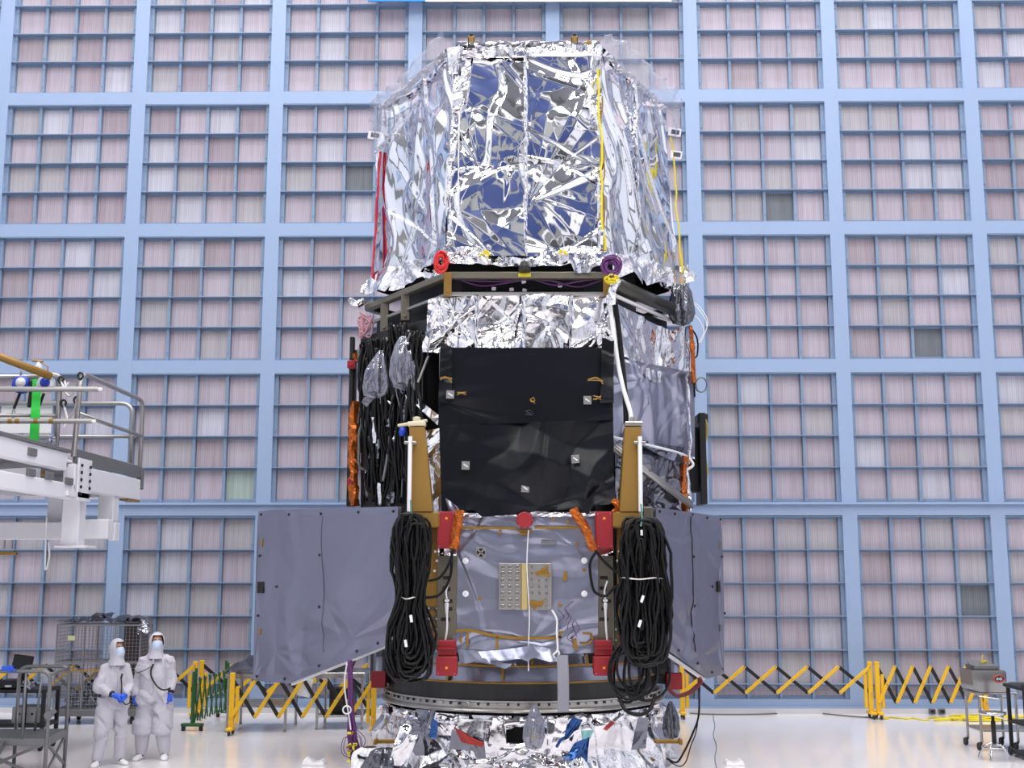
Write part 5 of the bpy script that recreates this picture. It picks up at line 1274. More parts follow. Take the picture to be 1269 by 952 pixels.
def person(lab, foot, rot, J, H=1.0, wide=1.0, headturn=0.0, tilt=0.0):
    """J: joints in the person's own frame (facing -y, metres for a 1.75 m figure)"""
    R = RZ(rot); base = Vector(foot)
    T = lambda p: base + R @ (Vector(p) * H)
    root = thing('person', lab, 'person', tuple(base))
    def tr(mb): mb.v = [T(p) for p in mb.v]; return mb
    sh, el, wr = J['shoulder'], J['elbow'], J['wrist']; hip, kn, an = J['hip'], J['knee'], J['ankle']
    hc = Vector(J['head']); RH = RZ(headturn) @ RX(tilt)
    # body: one continuous skin surface with head, trunk and limbs
    mb = MB()
    mb.loft([ell((0, 0, .84), .13, .10), ell((0, 0, .95), .15, .11), ell((0, 0, 1.1), .14, .10), ell((0, 0, 1.26), .13, .10), ell((0, .01, 1.36), .09, .07), ell((0, .01, 1.46), .055, .055)])
    limb(mb, [(0, .01, 1.44), hc + Vector((0, .02, -.1)), hc], [.055, .052, .06])
    ball(mb, hc, (.076, .095, .115), 18, RH)
    ball(mb, hc + RH @ Vector((0, -.035, -.06)), (.055, .055, .055), 12, RH)
    limb(mb, [hc + RH @ Vector((0, -.088, .022)), hc + RH @ Vector((0, -.104, -.005)), hc + RH @ Vector((0, -.112, -.028)), hc + RH @ Vector((0, -.09, -.038))], [.010, .013, .018, .012], 8)
    for i in (0, 1):
        s = (-1, 1)[i]
        limb(mb, [(s * .05, .01, 1.34), sh[i], el[i], wr[i]], [.045, .04, .036, .03]); limb(mb, [hip[i], kn[i], an[i]], [.075, .055, .04])
        ball(mb, hc + RH @ Vector((s * .078, .01, 0)), (.012, .026, .034), 8, RH)
        limb(mb, [an[i], Vector(an[i]) + Vector((0, -.02, -.04))], [.04, .035])
    bake(tr(mb).build('body', M_skin, root), [('REMESH', dict(mode='VOXEL', voxel_size=.011)), ('SMOOTH', dict(iterations=3))])
    # eyes and brows
    for s in (-1, 1):
        mb = MB(); ball(mb, hc + RH @ Vector((s * .031, -.083, .02)), .012, 10); tr(mb).build('eye', M_whitet, root, True)
        mb = MB(); limb(mb, [hc + RH @ Vector((s * .016, -.096, .04)), hc + RH @ Vector((s * .034, -.093, .045)), hc + RH @ Vector((s * .05, -.083, .038))], [.004, .006, .004], 6); tr(mb).build('eyebrow', MATS['brown_panel'], root, True)
    # coverall
    w = wide; mb = MB()
    mb.loft([ell((0, 0, .80), .17 * w, .145 * w), ell((0, 0, .90), .205 * w, .165 * w), ell((0, -.005, 1.02), .205 * w, .17 * w), ell((0, -.012 * w, 1.14), .20 * w, .17 * w), ell((0, -.006, 1.28), .20 * w, .155 * w), ell((0, .005, 1.37), .165 * w, .125 * w), ell((0, .01, 1.44), .11 * w, .10), ell((0, .01, 1.52), .085, .085)])
    for i in (0, 1):
        s = (-1, 1)[i]; S_, E_, W_ = Vector(sh[i]), Vector(el[i]), Vector(wr[i])
        limb(mb, [(s * .06, .01, 1.385), S_, S_.lerp(E_, .5), E_, E_.lerp(W_, .5), E_.lerp(W_, .93)], [.07, .074, .074, .070, .063, .052], 16)
        Hh, K_, A_ = Vector(hip[i]), Vector(kn[i]), Vector(an[i])
        limb(mb, [Hh + Vector((0, 0, .06)), Hh.lerp(K_, .35), K_ + Vector((0, 0, .06)), K_ + Vector((0, 0, -.10))], [.125, .125 * w, .108 * w, .112 * w], 18)
    cv = tr(mb).build('coverall', M_suit, root)
    bake(cv, [('REMESH', dict(mode='VOXEL', voxel_size=.012)), ('SMOOTH', dict(iterations=5))])
    me = cv.data; n = len(me.vertices); co_ = np.zeros(n * 3); me.vertices.foreach_get('co', co_); co_ = co_.reshape(-1, 3); nn_ = np.zeros(n * 3); me.vertices.foreach_get('normal', nn_); nn_ = nn_.reshape(-1, 3)
    f1 = crumple(int(foot[0] * 100) % 97, 6, .15, .5, ang=(PI / 2 - .3, .5)); f2 = crumple(int(foot[0] * 100) % 89 + 3, 5, .06, .3)
    h_ = f1(co_[:, 0] * 1.3 + co_[:, 1] * .8, co_[:, 2]) + .6 * f2(co_[:, 0] + co_[:, 1], co_[:, 2] * 1.2)
    co_ = co_ + nn_ * np.clip(h_ * .8, -.016, .03)[:, None]; me.vertices.foreach_set('co', co_.ravel()); me.update()
    # front zip flap
    mb = MB(); mb.loft([[Vector((-.014 + k * .028, -.155 * w - (.012 if z < 1.25 else 0) - .006 * j + (z - 1.2) * .1 * (z > 1.2), z)) for (k, j) in ((0, 0), (1, 0), (1, 1), (0, 1))] for z in (.92, 1.05, 1.15, 1.28, 1.40)]); tr(mb).build('zip_flap', M_suit, cv)
    # boot covers and shoes
    for i in (0, 1):
        K_, A_ = Vector(kn[i]), Vector(an[i]); tdir = Vector(J['toe'][i]).normalized(); mb = MB()
        limb(mb, [K_ + Vector((0, 0, -.055)), K_.lerp(A_, .35), K_.lerp(A_, .7), A_ + Vector((0, 0, .0)), A_ + Vector((0, 0, -.05))], [.102 * w, .098 * w, .088 * w, .078, .066], 16)
        b = tr(mb).build('boot_cover', M_suit, root); bake(b, [('REMESH', dict(mode='VOXEL', voxel_size=.010)), ('SMOOTH', dict(iterations=2))])
        mb = MB(); hl_ = A_ - tdir * .07; f = Vector((hl_.x, hl_.y, 0)); sd = Vector((-tdir.y, tdir.x, 0)); rings = []
        for (l, w2, h2) in ((0, .03, .06), (.02, .042, .085), (.10, .046, .085), (.17, .053, .066), (.23, .05, .05), (.265, .036, .036), (.275, .015, .02)):
            c = f + tdir * l; rings.append([c + sd * w2 * math.cos(a) + Vector((0, 0, .004 + max(0, h2 * (.5 + .5 * math.sin(a)) if math.sin(a) > -.2 else 0))) for a in [2 * PI * k / 14 for k in range(14)]])
        mb.loft(rings); sho = tr(mb).build('shoe', M_whitet, root, True)
        mb = MB()
        for (l, s2) in ((.10, 1), (.13, -1)): mb.tube([f + tdir * (l + s2 * .02) + sd * .048 + Vector((0, 0, .045)), f + tdir * l + Vector((0, 0, .085)), f + tdir * (l - s2 * .02) - sd * .048 + Vector((0, 0, .045))], .014, 6)
        tr(mb).build('shoe_strap', M_blk, sho)
    # hood: shell over the head and shoulders with the face left open
    n, m_ = 40, 26; Q = np.zeros((m_, n, 3)); AA = np.linspace(0, 2 * PI, n, endpoint=False)
    for j in range(m_):
        v = j / (m_ - 1); a = PI / 2 - v * PI * .80; rz = math.sin(a); rr = math.cos(a)
        for i in range(n):
            r = rr if v < .62 else max(rr, (.74 - (v - .62) * .3) if v < .82 else .68 + (v - .82) * 2.3)
            z = .150 * rz if v < .80 else .150 * math.sin(PI / 2 - .80 * PI * .80) - (v - .80) * .80
            p = Vector((r * .112 * math.cos(AA[i]), r * .130 * math.sin(AA[i]) + (v > .7) * .02 * (v - .7), z)); p = hc + RH @ p
            Q[j, i] = T(p)
    def open_(i, j):
        v = j / (m_ - 1); return .30 < v < .70 and abs(AA[i] - 1.5 * PI) < .82
    hd = grid_obj('hood', Q, M_suit, root, True, wrap=True, hole=open_)
    # mask
    nu, nv = 17, 11; Q = np.zeros((nv, nu, 3))
    for j in range(nv):
        for i in range(nu):
            u = -1 + 2 * i / (nu - 1); v = -1 + 2 * j / (nv - 1); e = 1 - .25 * v * v
            p = Vector((.080 * u * e, -.094 - .042 * (1 - u * u) * (1 - .6 * v * v) + .028 * u * u, -.042 + .06 * v + .012 * (v > .2) * (1 - u * u))); Q[j, i] = T(hc + RH @ p)
    mk = grid_obj('mask', Q, M_mask, root, True)
    # gloves
    for i in (0, 1):
        if J['hand'][i] is None: continue
        d, pn, th, cu = J['hand'][i]; mb = MB(); hand(mb, wr[i], d, pn, th, cu); gl = tr(mb).build('glove', M_glove, root); bake(gl, [('REMESH', dict(mode='VOXEL', voxel_size=.0055)), ('SMOOTH', dict(iterations=1))])
        W_ = Vector(wr[i]); E_ = Vector(el[i]); mb = MB(); dd = (W_ - E_).normalized(); limb(mb, [W_ - dd * .055, W_ - dd * .02], [.05, .045]); tr(mb).build('wrist_band', M_blk, root)
    for nm, pts, r_ in J['cords']:
        mb = MB(); mb.tube(curve_pts([T(p) for p in pts], 7), r_, 7); tr2 = mb.build(nm, M_blk, root, True)
    return root
fA = g(137, 948); fA.z = 0
person('person in white coverall with hands clasped in front, left of the taller one', fA, math.radians(38), dict(
    shoulder=[(-.165, .01, 1.355), (.165, .01, 1.355)], elbow=[(-.225, -.02, 1.08), (.22, -.04, 1.08)], wrist=[(-.09, -.245, .985), (.085, -.25, .98)],
    hip=[(-.10, .0, .88), (.10, 0, .88)], knee=[(-.14, -.02, .46), (.12, -.03, .46)], ankle=[(-.19, .02, .10), (.13, .02, .10)], toe=[(-.55, -.85, 0), (.2, -1, 0)],
    head=(0, -.035, 1.61), hand=[((.75, -.45, -.30), (.3, .2, -1), 1, .55), ((-.75, -.35, -.42), (-.2, .3, -1), -1, .6)],
    cords=[('microphone_cord', [(.02, -.19, 1.21), (.03, -.20, 1.10), (.01, -.26, .96), (.05, -.30, .86), (.12, -.29, .87), (.14, -.26, .96)], .009), ('microphone', [(.02, -.185, 1.20), (.035, -.19, 1.27)], .013)]),
    H=.985, wide=.90, headturn=math.radians(12), tilt=.0)
fB = g(187, 941); fB.z = 0
person('taller broad person in white coverall facing forward with arms hanging, right of the other one', fB, math.radians(6), dict(
    shoulder=[(-.18, .01, 1.365), (.185, .01, 1.365)], elbow=[(-.25, .02, 1.09), (.268, .0, 1.10)], wrist=[(-.24, -.07, .88), (.245, -.10, .90)],
    hip=[(-.105, .0, .88), (.105, 0, .88)], knee=[(-.13, -.02, .47), (.14, -.02, .47)], ankle=[(-.145, .03, .10), (.175, .03, .10)], toe=[(-.25, -1, 0), (.18, -1, 0)],
    head=(.015, -.03, 1.62), hand=[((.1, -.1, -1), (1, 0, 0), -1, .3), ((-.12, -.12, -1), (-1, -.2, 0), 1, .4)],
    cords=[('microphone_cord', [(-.02, -.19, 1.27), (-.01, -.215, 1.17), (.06, -.225, 1.05), (.14, -.235, .985), (.20, -.20, .975), (.25, -.14, .99)], .012), ('microphone', [(-.02, -.188, 1.26), (.01, -.185, 1.33)], .014), ('chest_strap', [(-.24, -.09, 1.20), (-.12, -.185, 1.24), (-.02, -.195, 1.30)], .006)]),
    H=1.015, wide=1.10, headturn=math.radians(14), tilt=-.04)

# ================================================================ step platform and equipment cart, lower left
def P_(px, py, Y): return q(px, py, Y)
Yn, Yfar = 15.8, 16.75; zd = zz(917, Yn)
t = thing('step_platform', 'grey tubular step platform with a slotted deck at the lower left', 'platform', (P_(20, 917, 16.2).x, 16.2, 0))
zr1 = zz(832, Yn); xR1 = xx(60, 880, Yn); zr2 = zz(826, Yfar); xR2 = xx(84, 870, Yfar); xL = xR1 - 1.15
def rail(nm, x0, x1, Y, zr, r=.026, down=0.0, par=t):
    mb = MB(); mb.tube([(x1, Y, down), (x1, Y, zr - .12)] + [(x1 - .12 + .12 * math.cos(a), Y, zr - .12 + .12 * math.sin(a)) for a in [PI / 2 * k / 6 for k in range(1, 7)]] + [(x0 + .12 - .12 * math.sin(a), Y, zr - .12 + .12 * math.cos(a)) for a in [PI / 2 * k / 6 for k in range(0, 7)]] + [(x0, Y, zr - .12), (x0, Y, down)], r, 10); return mb.build(nm, M_gtube, par, True)
rail('guard_rail', xL, xR1, Yn, zr1); rail('guard_rail', xx(22, 870, Yfar), xR2, Yfar, zr2)
mb = MB(); mb.tube([(xR1 - .02, Yn, zr1 - .05), (xR2 - .02, Yfar, zr2 - .03)], .024, 10); mb.build('end_rail', M_gtube, t, True)
mb = MB(); mb.tube([(xR1 - .32, Yn, zd), (xR1 - .32, Yn, zr1)], .018, 8); mb.build('rail_post', M_gtube, t, True)
mb = MB(); mb.tube([(xx(45, 870, Yfar - .2), Yfar - .2, zd), (xx(50, 870, Yfar - .2), Yfar - .2, zr2 - .12)], .018, 8); mb.build('rail_post', M_gtube, t, True)
mb = MB(); xd0, xd1 = xL - .1, xR1 + .02
n = 20
for k in range(n): 
    y = Yn + .02 + (Yfar - Yn - .04) * k / (n - 1); xe_ = xd1 + (xR2 - xd1) * k / (n - 1); mb.box(((xd0 + xe_) / 2, y, zd), (xe_ - xd0, .026, .025))
mb.box(((xd0 + xd1) / 2, Yn, zd - .03), (xd1 - xd0, .03, .09), None, .006); mb.box(((xd0 + xR2) / 2, Yfar, zd - .03), (xR2 - xd0, .03, .09), None, .006); mb.bar((xd1, Yn, zd - .03), (xR2, Yfar, zd - .03), .03, .09); mb.build('deck', M_gtube, t)
for (a, b) in (((xR1, Yn, zd - .05), (xR2, Yfar, .06)), ((xR1, Yn, .06), (xR2, Yfar, zd - .05)), ((xR1 - .05, Yn, zd - .06), (xL + .1, Yn + .1, .05)), ((xR1 - .15, Yn + .1, .05), (xL + .2, Yn, zd - .1))):
    mb = MB(); mb.bar(a, b, .022, .04); mb.build('brace', M_gtube, t)
mb = MB(); c = Vector((xR1 + .02, Yn - .04, zz(886, Yn))); mb.lathe([(.02, -.03), (.05, -.03), (.055, .0), (.05, .03), (.02, .03)], c, 14, RX(PI / 2)); mb.bar(c, c + Vector((.09, 0, .06)), .03, .05); mb.build('lock_handle', M_gplate, t)
for x in (xL, xR1): mb = MB(); mb.box((x, Yn, .02), (.09, .09, .04), None, .01); mb.build('foot', M_rubber, t)
mb = MB(); mb.box((xL + .1, Yn - .32, zd * .52), (1.2, .26, .04), None, .01); mb.build('step', M_gtube, t)
mb = MB(); mb.bar((xL + .6, Yn - .02, zd - .05), (xL + .6, Yn - .75, .03), .03, .09); mb.build('step_stringer', M_gtube, t)

Ye = 18.2
t = thing('equipment_cart', 'black cart with shelves behind the step platform at the left edge', 'cart', (xx(25, 930, Ye), Ye, 0))
ex0, ex1 = xx(-30, 900, Ye), xx(54, 900, Ye); ztop = zz(857, Ye)
for z, nm in ((ztop, 'top_shelf'), (zz(900, Ye), 'shelf'), (zz(940, Ye), 'shelf')):
    mb = MB(); mb.box(((ex0 + ex1) / 2, Ye + .3, z), (ex1 - ex0, .62, .05), None, .01); mb.build(nm, M_blk, t)
for x in (ex0 + .03, ex1 - .03, xx(28, 900, Ye)):
    for y in ((Ye + .02, Ye + .58) if x != xx(28, 900, Ye) else (Ye + .02,)): mb = MB(); mb.box((x, y, (ztop + .15) / 2), (.055, .055, ztop - .1), None, .006); mb.build('post', M_blk, t)
for x in (ex0 + .05, ex1 - .05):
    for y in (Ye + .05, Ye + .55): mb = MB(); mb.lathe([(.03, -.02), (.06, -.02), (.065, 0), (.06, .02), (.03, .02)], (x, y, .065), 16, RY(PI / 2)); mb.box((x, y, .12), (.05, .05, .04)); mb.build('castor', M_rubber, t)
p = q(28, 822, Ye + .3); t2 = thing('monitor', 'black flat monitor tilted on top of the equipment cart', 'monitor', (p.x, p.y, ztop + .025))
mb = MB(); mb.box(p, (.31, .03, .24), RY(.12) @ RX(-.12), .01); mb.mat(1); mb.box(p + Vector((0, -.018, 0)), (.28, .004, .21), RY(.12) @ RX(-.12)); mb.build('screen', [M_blk, M_screen], t2)
mb = MB(); mb.bar(p + Vector((0, .03, -.05)), (p.x, p.y + .05, ztop + .03), .05, .03); mb.box((p.x, p.y + .04, ztop + .035), (.22, .18, .02), None, .006); mb.build('monitor_stand', M_blk, t2)
a = q(36, 889, Ye + .1); zsh = zz(900, Ye) + .025
t2 = thing('instrument_box', 'pale grey instrument box on the middle shelf of the equipment cart', 'instrument', (a.x, Ye + .3, zsh))
mb = MB(); mb.box((a.x - .05, Ye + .3, zsh + .12), (.42, .42, .24), None, .01); mb.build('housing', M_tube if False else mat('instrument_grey', (150, 150, 150), .5), t2)
for k in range(3): mb = MB(); mb.lathe([(.018, 0), (.018, .02)], (a.x - .15 + k * .1, Ye + .09, zsh + .14), 10, RX(PI / 2)); mb.build('knob', M_blk, t2)
a = q(6, 893, Ye + .1); t2 = thing('instrument_box', 'dark instrument box with a white label at the left edge of the equipment cart', 'instrument', (a.x, Ye + .3, ztop + .03))
mb = MB(); mb.box((a.x, Ye + .25, ztop + .09), (.3, .35, .12), None, .01); mb.build('housing', M_blk, t2)
mb = MB(); mb.box((a.x + .03, Ye + .07, ztop + .07), (.1, .006, .03)); mb.build('white_label', M_whitet, t2)
o = sheet('film_scrap', [q(26, 855, Ye + .05), q(44, 855, Ye + .05), q(43, 845, Ye + .2), q(28, 848, Ye + .2)], M_foil2, None, .02, lambda S, T, h1=crumple(540, 6, .08, .6): np.abs(h1(S, T))); tag(o, 'bright crumpled foil scrap on top of the equipment cart below the monitor', 'foil')
# blue glove lying over the rail
mb = MB(); w0 = Vector((xx(7, 838, Yn), Yn - .02, zr1 + .035)); hand(mb, w0, (1, -.1, -.02), (0, -.2, -1), -1, .35); gl = mb.build('nitrile_glove', M_glove, None, False, True); bake(gl, [('REMESH', dict(mode='VOXEL', voxel_size=.006)), ('SMOOTH', dict(iterations=1))]); tag(gl, 'blue glove lying over the front rail of the step platform', 'glove')
# ================================================================ raised work platform at the left
XE = -6.17                       # its right hand edge runs away from the camera
def atX(px, py, X=XE):           # point of the vertical plane x = X seen there
    u = (px - 634.5) / F; v = (py - 476.0) / F; t = X / u
    return Vector((X, (CT + v * ST) * t, CH + (ST - v * CT) * t))
t = thing('work_platform', 'raised white steel work platform with tube guard rails at the left edge', 'platform', (-8.6, 17.2, 0))
pA = atX(93, 556); pB = atX(174, 575); pN = atX(8, 541)
zdk = pA.z - .12
def pp(name, mb, m, smooth=False, par=None): return mb.build(name, m, par or t, smooth)
# toe board and deck
mb = MB(); mb.bar((XE, pA.y, pA.z - .10), (XE, pB.y, pA.z - .10), .06, .2, bev=.01); mb.box((XE, pB.y + .03, pA.z - .2), (.09, .12, .36), None, .01); pp('toe_board', mb, M_gplate)
mb = MB(); mb.box((XE - 1.6, (pN.y + pB.y) / 2, zdk - .12), (3.1, pB.y - pN.y, .05)); pp('deck', mb, M_gplate)
def ibeam(mb, a, b, h=.3, w=.18, tk=.03):
    a = Vector(a); b = Vector(b); mb.bar(a, b, tk, h); mb.bar(a + Vector((0, 0, h / 2)), b + Vector((0, 0, h / 2)), w, tk, bev=.004); mb.bar(a - Vector((0, 0, h / 2)), b - Vector((0, 0, h / 2)), w, tk, bev=.004)
mb = MB(); mb.bar((XE - .03, pA.y - .1, pA.z - .40), (XE - .03, pB.y - .1, pA.z - .40), .16, .34, bev=.01); pp('edge_beam', mb, M_white)
mb = MB(); mb.bar((XE - .03, pB.y - .7, pA.z - .585), (XE - .03, pB.y - .1, pA.z - .585), .17, .03); pp('yellow_strip', mb, M_gold)
za = atX(20, 555).z
mb = MB(); mb.bar((XE - .02, 13.2, za - .03), (XE - .02, pA.y - .4, za - .03), .14, .25, bev=.012); pp('upper_beam', mb, M_white)
mb = MB(); mb.bar((XE - .02, 13.2, za + .115), (XE - .02, pA.y - .3, za + .115), .2, .04); pp('upper_beam_cap', mb, M_gplate)
zl = atX(20, 598).z
mb = MB(); mb.bar((XE - .02, 13.2, zl), (XE - .02, pA.y - .05, zl), .14, .21, bev=.012); pp('lower_beam', mb, M_white)
for py_, zc in ((14.9, za - .02), (15.5, zl + .15), (14.9, zl + .15), (16.2, zl + .13)):
    mb = MB(); mb.bar((XE + .06, py_ - .12, zc + .0), (XE + .06, py_ + .14, zc - .0), .03, .1, bev=.008); pp('grey_clamp', mb, M_gplate)
# gusset with bolts, columns, cross beams
g0, g1 = atX(92, 572), atX(104, 618)
mb = MB(); mb.box((XE + .07, (g0.y + g1.y) / 2, (g0.z + g1.z) / 2), (.03, .5, g0.z - g1.z + .1), None, .004); mb.box((XE + .06, (g0.y + g1.y) / 2 - .2, g1.z + .03), (.05, .8, .07)); gs = pp('gusset_plate', mb, M_white)
for k in range(5):
    for dy in (-.17, .17):
        mb = MB(); mb.lathe([(.024, 0), (.024, .02)], (XE + .085, (g0.y + g1.y) / 2 + dy, g0.z - .05 - k * (g0.z - g1.z - .05) / 4.4), 6, RY(PI / 2)); mb.build('bolt', M_blk, gs)
def column(px, y0, y1, Y, w, base, lab='column', d=.26):
    a, b = q(px, y0, Y), q(px, y1, Y); mb = MB(); mb.box((a.x, Y, (a.z + b.z) / 2), (w, d, a.z - b.z), None, .012)
    if base: mb.box((a.x + .05, Y, b.z), (w + .2, d + .2, .03), None, .006)
    return pp(lab, mb, M_white)
column(94, 598, 678, 17.0, .25, True); column(136, 600, 646, 18.3, .24, False); column(73, 612, 660, 17.9, .22, False)
a, b = q(107, 656, 17.7), q(137, 656, 17.7)
mb = MB(); mb.box(((a.x + b.x) / 2, 17.7, a.z), (b.x - a.x, .25, .29), None, .012); pp('box_beam', mb, M_white)
a = q(140, 659, 17.9); mb = MB(); mb.box((a.x, 17.95, a.z), (.10, .22, .27), None, .01); pp('box_end', mb, M_white)
a, b = q(0, 658, 17.6), q(84, 658, 17.6)
mb = MB(); mb.box(((a.x + b.x) / 2 - 1.0, 17.6, a.z), (b.x - a.x + 2.0, .2, .26), None, .012); pp('cross_beam', mb, M_white)
for (px, py) in ((30, 566), (52, 570)):
    a = q(px, py, 16.6); mb = MB(); mb.box((a.x, 17.2, a.z), (.3, .4, .12), None, .02); pp('bracket_box', mb, M_white)
a, b = q(24, 587, 17), q(60, 587, 17); mb = MB(); mb.box(((a.x + b.x) / 2, 17.0, a.z), (b.x - a.x, .12, .05), None, .01); pp('yellow_bar', mb, M_tape)
a = q(12, 686, 16.8); mb = MB(); mb.box((a.x - .5, 16.8, a.z), (1.2, .1, .05), None, .008); pp('brown_bar', mb, M_gold)
a = q(9, 680, 16.8)
for dx in (-.05, .06): mb = MB(); mb.lathe([(.02, 0), (.02, .12)], (a.x + dx, 16.8, a.z), 8); pp('pin', mb, M_alu)
# supporting mast beyond the frame edge
mb = MB(); mb.box((-9.4, 17.2, 2.2), (.5, .5, 4.4), None, .02); mb.box((-9.4, 17.2, .04), (1.4, 1.4, .08), None, .02); pp('support_mast', mb, M_white)
for y in (15.4, 18.6): mb = MB(); mb.bar((-9.4, 17.2, zdk - .35), (XE - .1, y, zdk - .35), .2, .2); pp('support_arm', mb, M_white)
mb = MB(); mb.bar((-9.4, 17.4, q(0, 658, 17.6).z), (-8.4, 17.6, q(0, 658, 17.6).z), .2, .2); pp('support_arm', mb, M_white)
# guard rails
def bend(pts, r=.1, n=6):
    out = [Vector(pts[0])]
    for a, b, c in zip(pts, pts[1:], pts[2:]):
        a, b, c = Vector(a), Vector(b), Vector(c); r1 = min(r, (a - b).length * .45, (c - b).length * .45)
        s = b + (a - b).normalized() * r1; e = b + (c - b).normalized() * r1
        for k in range(n + 1):
            u = k / n; out.append(s * (1 - u) ** 2 + b * 2 * u * (1 - u) + e * u * u)
    out.append(Vector(pts[-1])); return out
def railt(name, pts, r=.036, m_=M_tube): mb = MB(); mb.tube(bend(pts, .22), r, 10); return pp(name, mb, m_, True)
b0 = atX(91, 566); b1 = atX(103, 463); zr = b1.z; y1_ = b0.y + .12; y2_ = pB.y - .02
railt('side_guard_rail', [(XE, b0.y, b0.z), (XE, y1_, zr), (XE, y2_, zr), (XE, y2_, pA.z - .05)])
zm = atX(98, 513).z; railt('side_mid_rail', [(XE, y1_ - .02, zm), (XE, y2_, zm)], .03)
xo = -9.2
e = q(165, 500, y2_ + .1); railt('far_guard_rail', [(xo, e.y, e.z), (e.x, e.y, e.z), (e.x, e.y, pA.z - .1)], .036)
e = q(168, 541, y2_ + .1); railt('far_mid_rail', [(xo, e.y, e.z), (e.x, e.y, e.z)], .032)
Yp = atX(74, 560, -6.3).y
pt = q(74, 480, Yp)
mb = MB(); mb.tube(bend([(pt.x, Yp, q(74, 566, Yp).z), (pt.x, Yp, q(74, 466, Yp).z), (q(62, 465, Yp).x, Yp - .1, q(62, 465, Yp).z)], .16), .036, 10); pp('gate_post', mb, M_tube, True)
for y_, x1, r_ in ((467, 56, .034), (515, 74, .028)):
    e = q(x1, y_, Yp); mb = MB(); mb.tube([(xo, Yp, e.z), (e.x, Yp, e.z)], r_, 10); pp('gate_rail', mb, M_tube, True)
for y_, x1 in ((482.5, 122), (522, 114)):
    e = q(x1, y_, Yp - .2); mb = MB(); mb.tube([(xo, Yp - .2, e.z), (e.x, Yp - .2, e.z)], .036, 10); mb.mat(1); mb.tube([(e.x, Yp - .2, e.z), (e.x + .05, Yp - .2, e.z)], .024, 8)
    if y_ > 500:
        mb.mat(2)
        for px in (13, 22, 45, 64): c = q(px, y_, Yp - .2); mb.tube([(c.x - .03, Yp - .2, e.z), (c.x + .03, Yp - .2, e.z)], .0375, 10)
    pp('sliding_bar', mb, [M_tube, M_whitet, M_tape])
a, b = q(-6, 440, Yp - .5), q(64, 467, Yp - .15)
mb = MB(); mb.tube([a + (a - b) * .5, b], .055, 12); pp('padded_rail', mb, M_gold, True)
for (px, py, Y_) in ((76, 471, Yp), (100, 466, y1_), (95, 496, y1_), (79, 500, Yp)):
    c = q(px, py, Y_ - .03); mb = MB(); mb.tube([c + Vector((.035 * math.cos(a), -.01, .045 * math.sin(a))) for a in [2 * PI * k / 14 for k in range(14)]], .016, 6, closed=True); pp('black_clip', mb, M_rubber)
for pts in ([(76, 473), (80, 484), (86, 491), (92, 486), (96, 474)], [(79, 502), (82, 514), (86, 517), (91, 510), (95, 498)]):
    mb = MB(); mb.tube(curve_pts([q(x, y, Yp - .05) for x, y in pts], 5), .012, 6); pp('chain', mb, M_alu)
for pts in ([(76, 474), (80, 480), (85, 474)], [(77, 478), (82, 482), (80, 472)], [(80, 505), (83, 520), (79, 530)]):
    mb = MB(); mb.tube(curve_pts([q(x, y, Yp - .06) for x, y in pts], 4), .014, 6); pp('rope_end', mb, M_whitet)
# things hung on the platform
mb = MB(); a, b, c = q(46, 470, Yp - .06), q(44, 510, Yp - .08), q(42, 550, Yp - .02); mb.bar(a, b, .02, .125, up=(1, 0, 0), bev=.006); mb.bar(b, c, .02, .13, up=(1, 0, 0), bev=.006); tag(mb.build('lime_strap', M_lime, None, False, True), 'bright green strap hanging over the platform rails at the left', 'strap')
for (px, lab, seed) in ((27, 'blue safety reel hanging left of the green strap', 1), (57, 'white and blue safety reel hanging right of the green strap', 2)):
    c = q(px, 477, Yp + .0); t2 = thing('safety_reel', lab, 'reel', tuple(c)); mb = MB()
    mb.lathe([(.03, -.09), (.10, -.085), (.125, -.05), (.13, 0), (.125, .05), (.10, .085), (.03, .09)], c, 18, RX(PI / 2)); mb.mat(1); mb.lathe([(.07, -.1), (.07, .1)], c + Vector((.02, 0, .02)), 12, RX(PI / 2)); mb.build('reel_housing', [M_blue if seed == 1 else M_white, M_whitet if seed == 1 else M_blue], t2, True)
    mb = MB(); mb.tube([c + Vector((0, -.06, .12)), c + Vector((.0, -.06, .18))], .016, 6); mb.box(c + Vector((0, -.06, .1)), (.05, .04, .04), None, .008); mb.build('hanger', M_alu, t2)
    mb = MB(); mb.tube(curve_pts([c + Vector((-.02, 0, -.12)), c + Vector((-.06, 0, -.25)), c + Vector((-.09, 0, -.34))], 5), .02, 6); mb.build('lanyard', M_rubber, t2, True)
    mb = MB(); mb.tube([c + Vector((-.09 + .02 * math.cos(a), 0, -.41 + .06 * math.sin(a))) for a in [2 * PI * k / 14 for k in range(14)]], .009, 6, closed=True); mb.build('hook', M_alu, t2, True)
c = q(38, 492, Yp - .03); mb = MB(); mb.box(c, (.06, .05, .30), RY(.08), .015); mb.box(c + Vector((.01, 0, .19)), (.09, .06, .1), None, .02); tag(mb.build('black_pouch', M_rubber, None, False, True), 'black lanyard pouch hanging just left of the green strap', 'pouch')
c = q(48, 452, Yp - .1); mb = MB(); mb.lathe([(.05, -.12), (.05, -.02), (.035, 0), (.02, .05)], c, 12); mb.mat(1); mb.box(c + Vector((-.02, 0, .05)), (.16, .05, .03), RY(.1), .01); mb.tube([c + Vector((.05, 0, .02)), c + Vector((.13, 0, -.03)), c + Vector((.13, 0, -.1))], .01, 6); tag(mb.build('beam_anchor', [M_whitet, M_tape], None, False, True), 'small anchor fitting with a yellowish cap above the green strap', 'fitting')
a, b = q(2, 503, y2_ + .16), q(63, 537, y2_ + .16); mb = MB(); mb.box(((a.x + b.x) / 2, y2_ + .16, (a.z + b.z) / 2), (b.x - a.x, .02, a.z - b.z), None, .004); pp('white_board', mb, M_whitet)
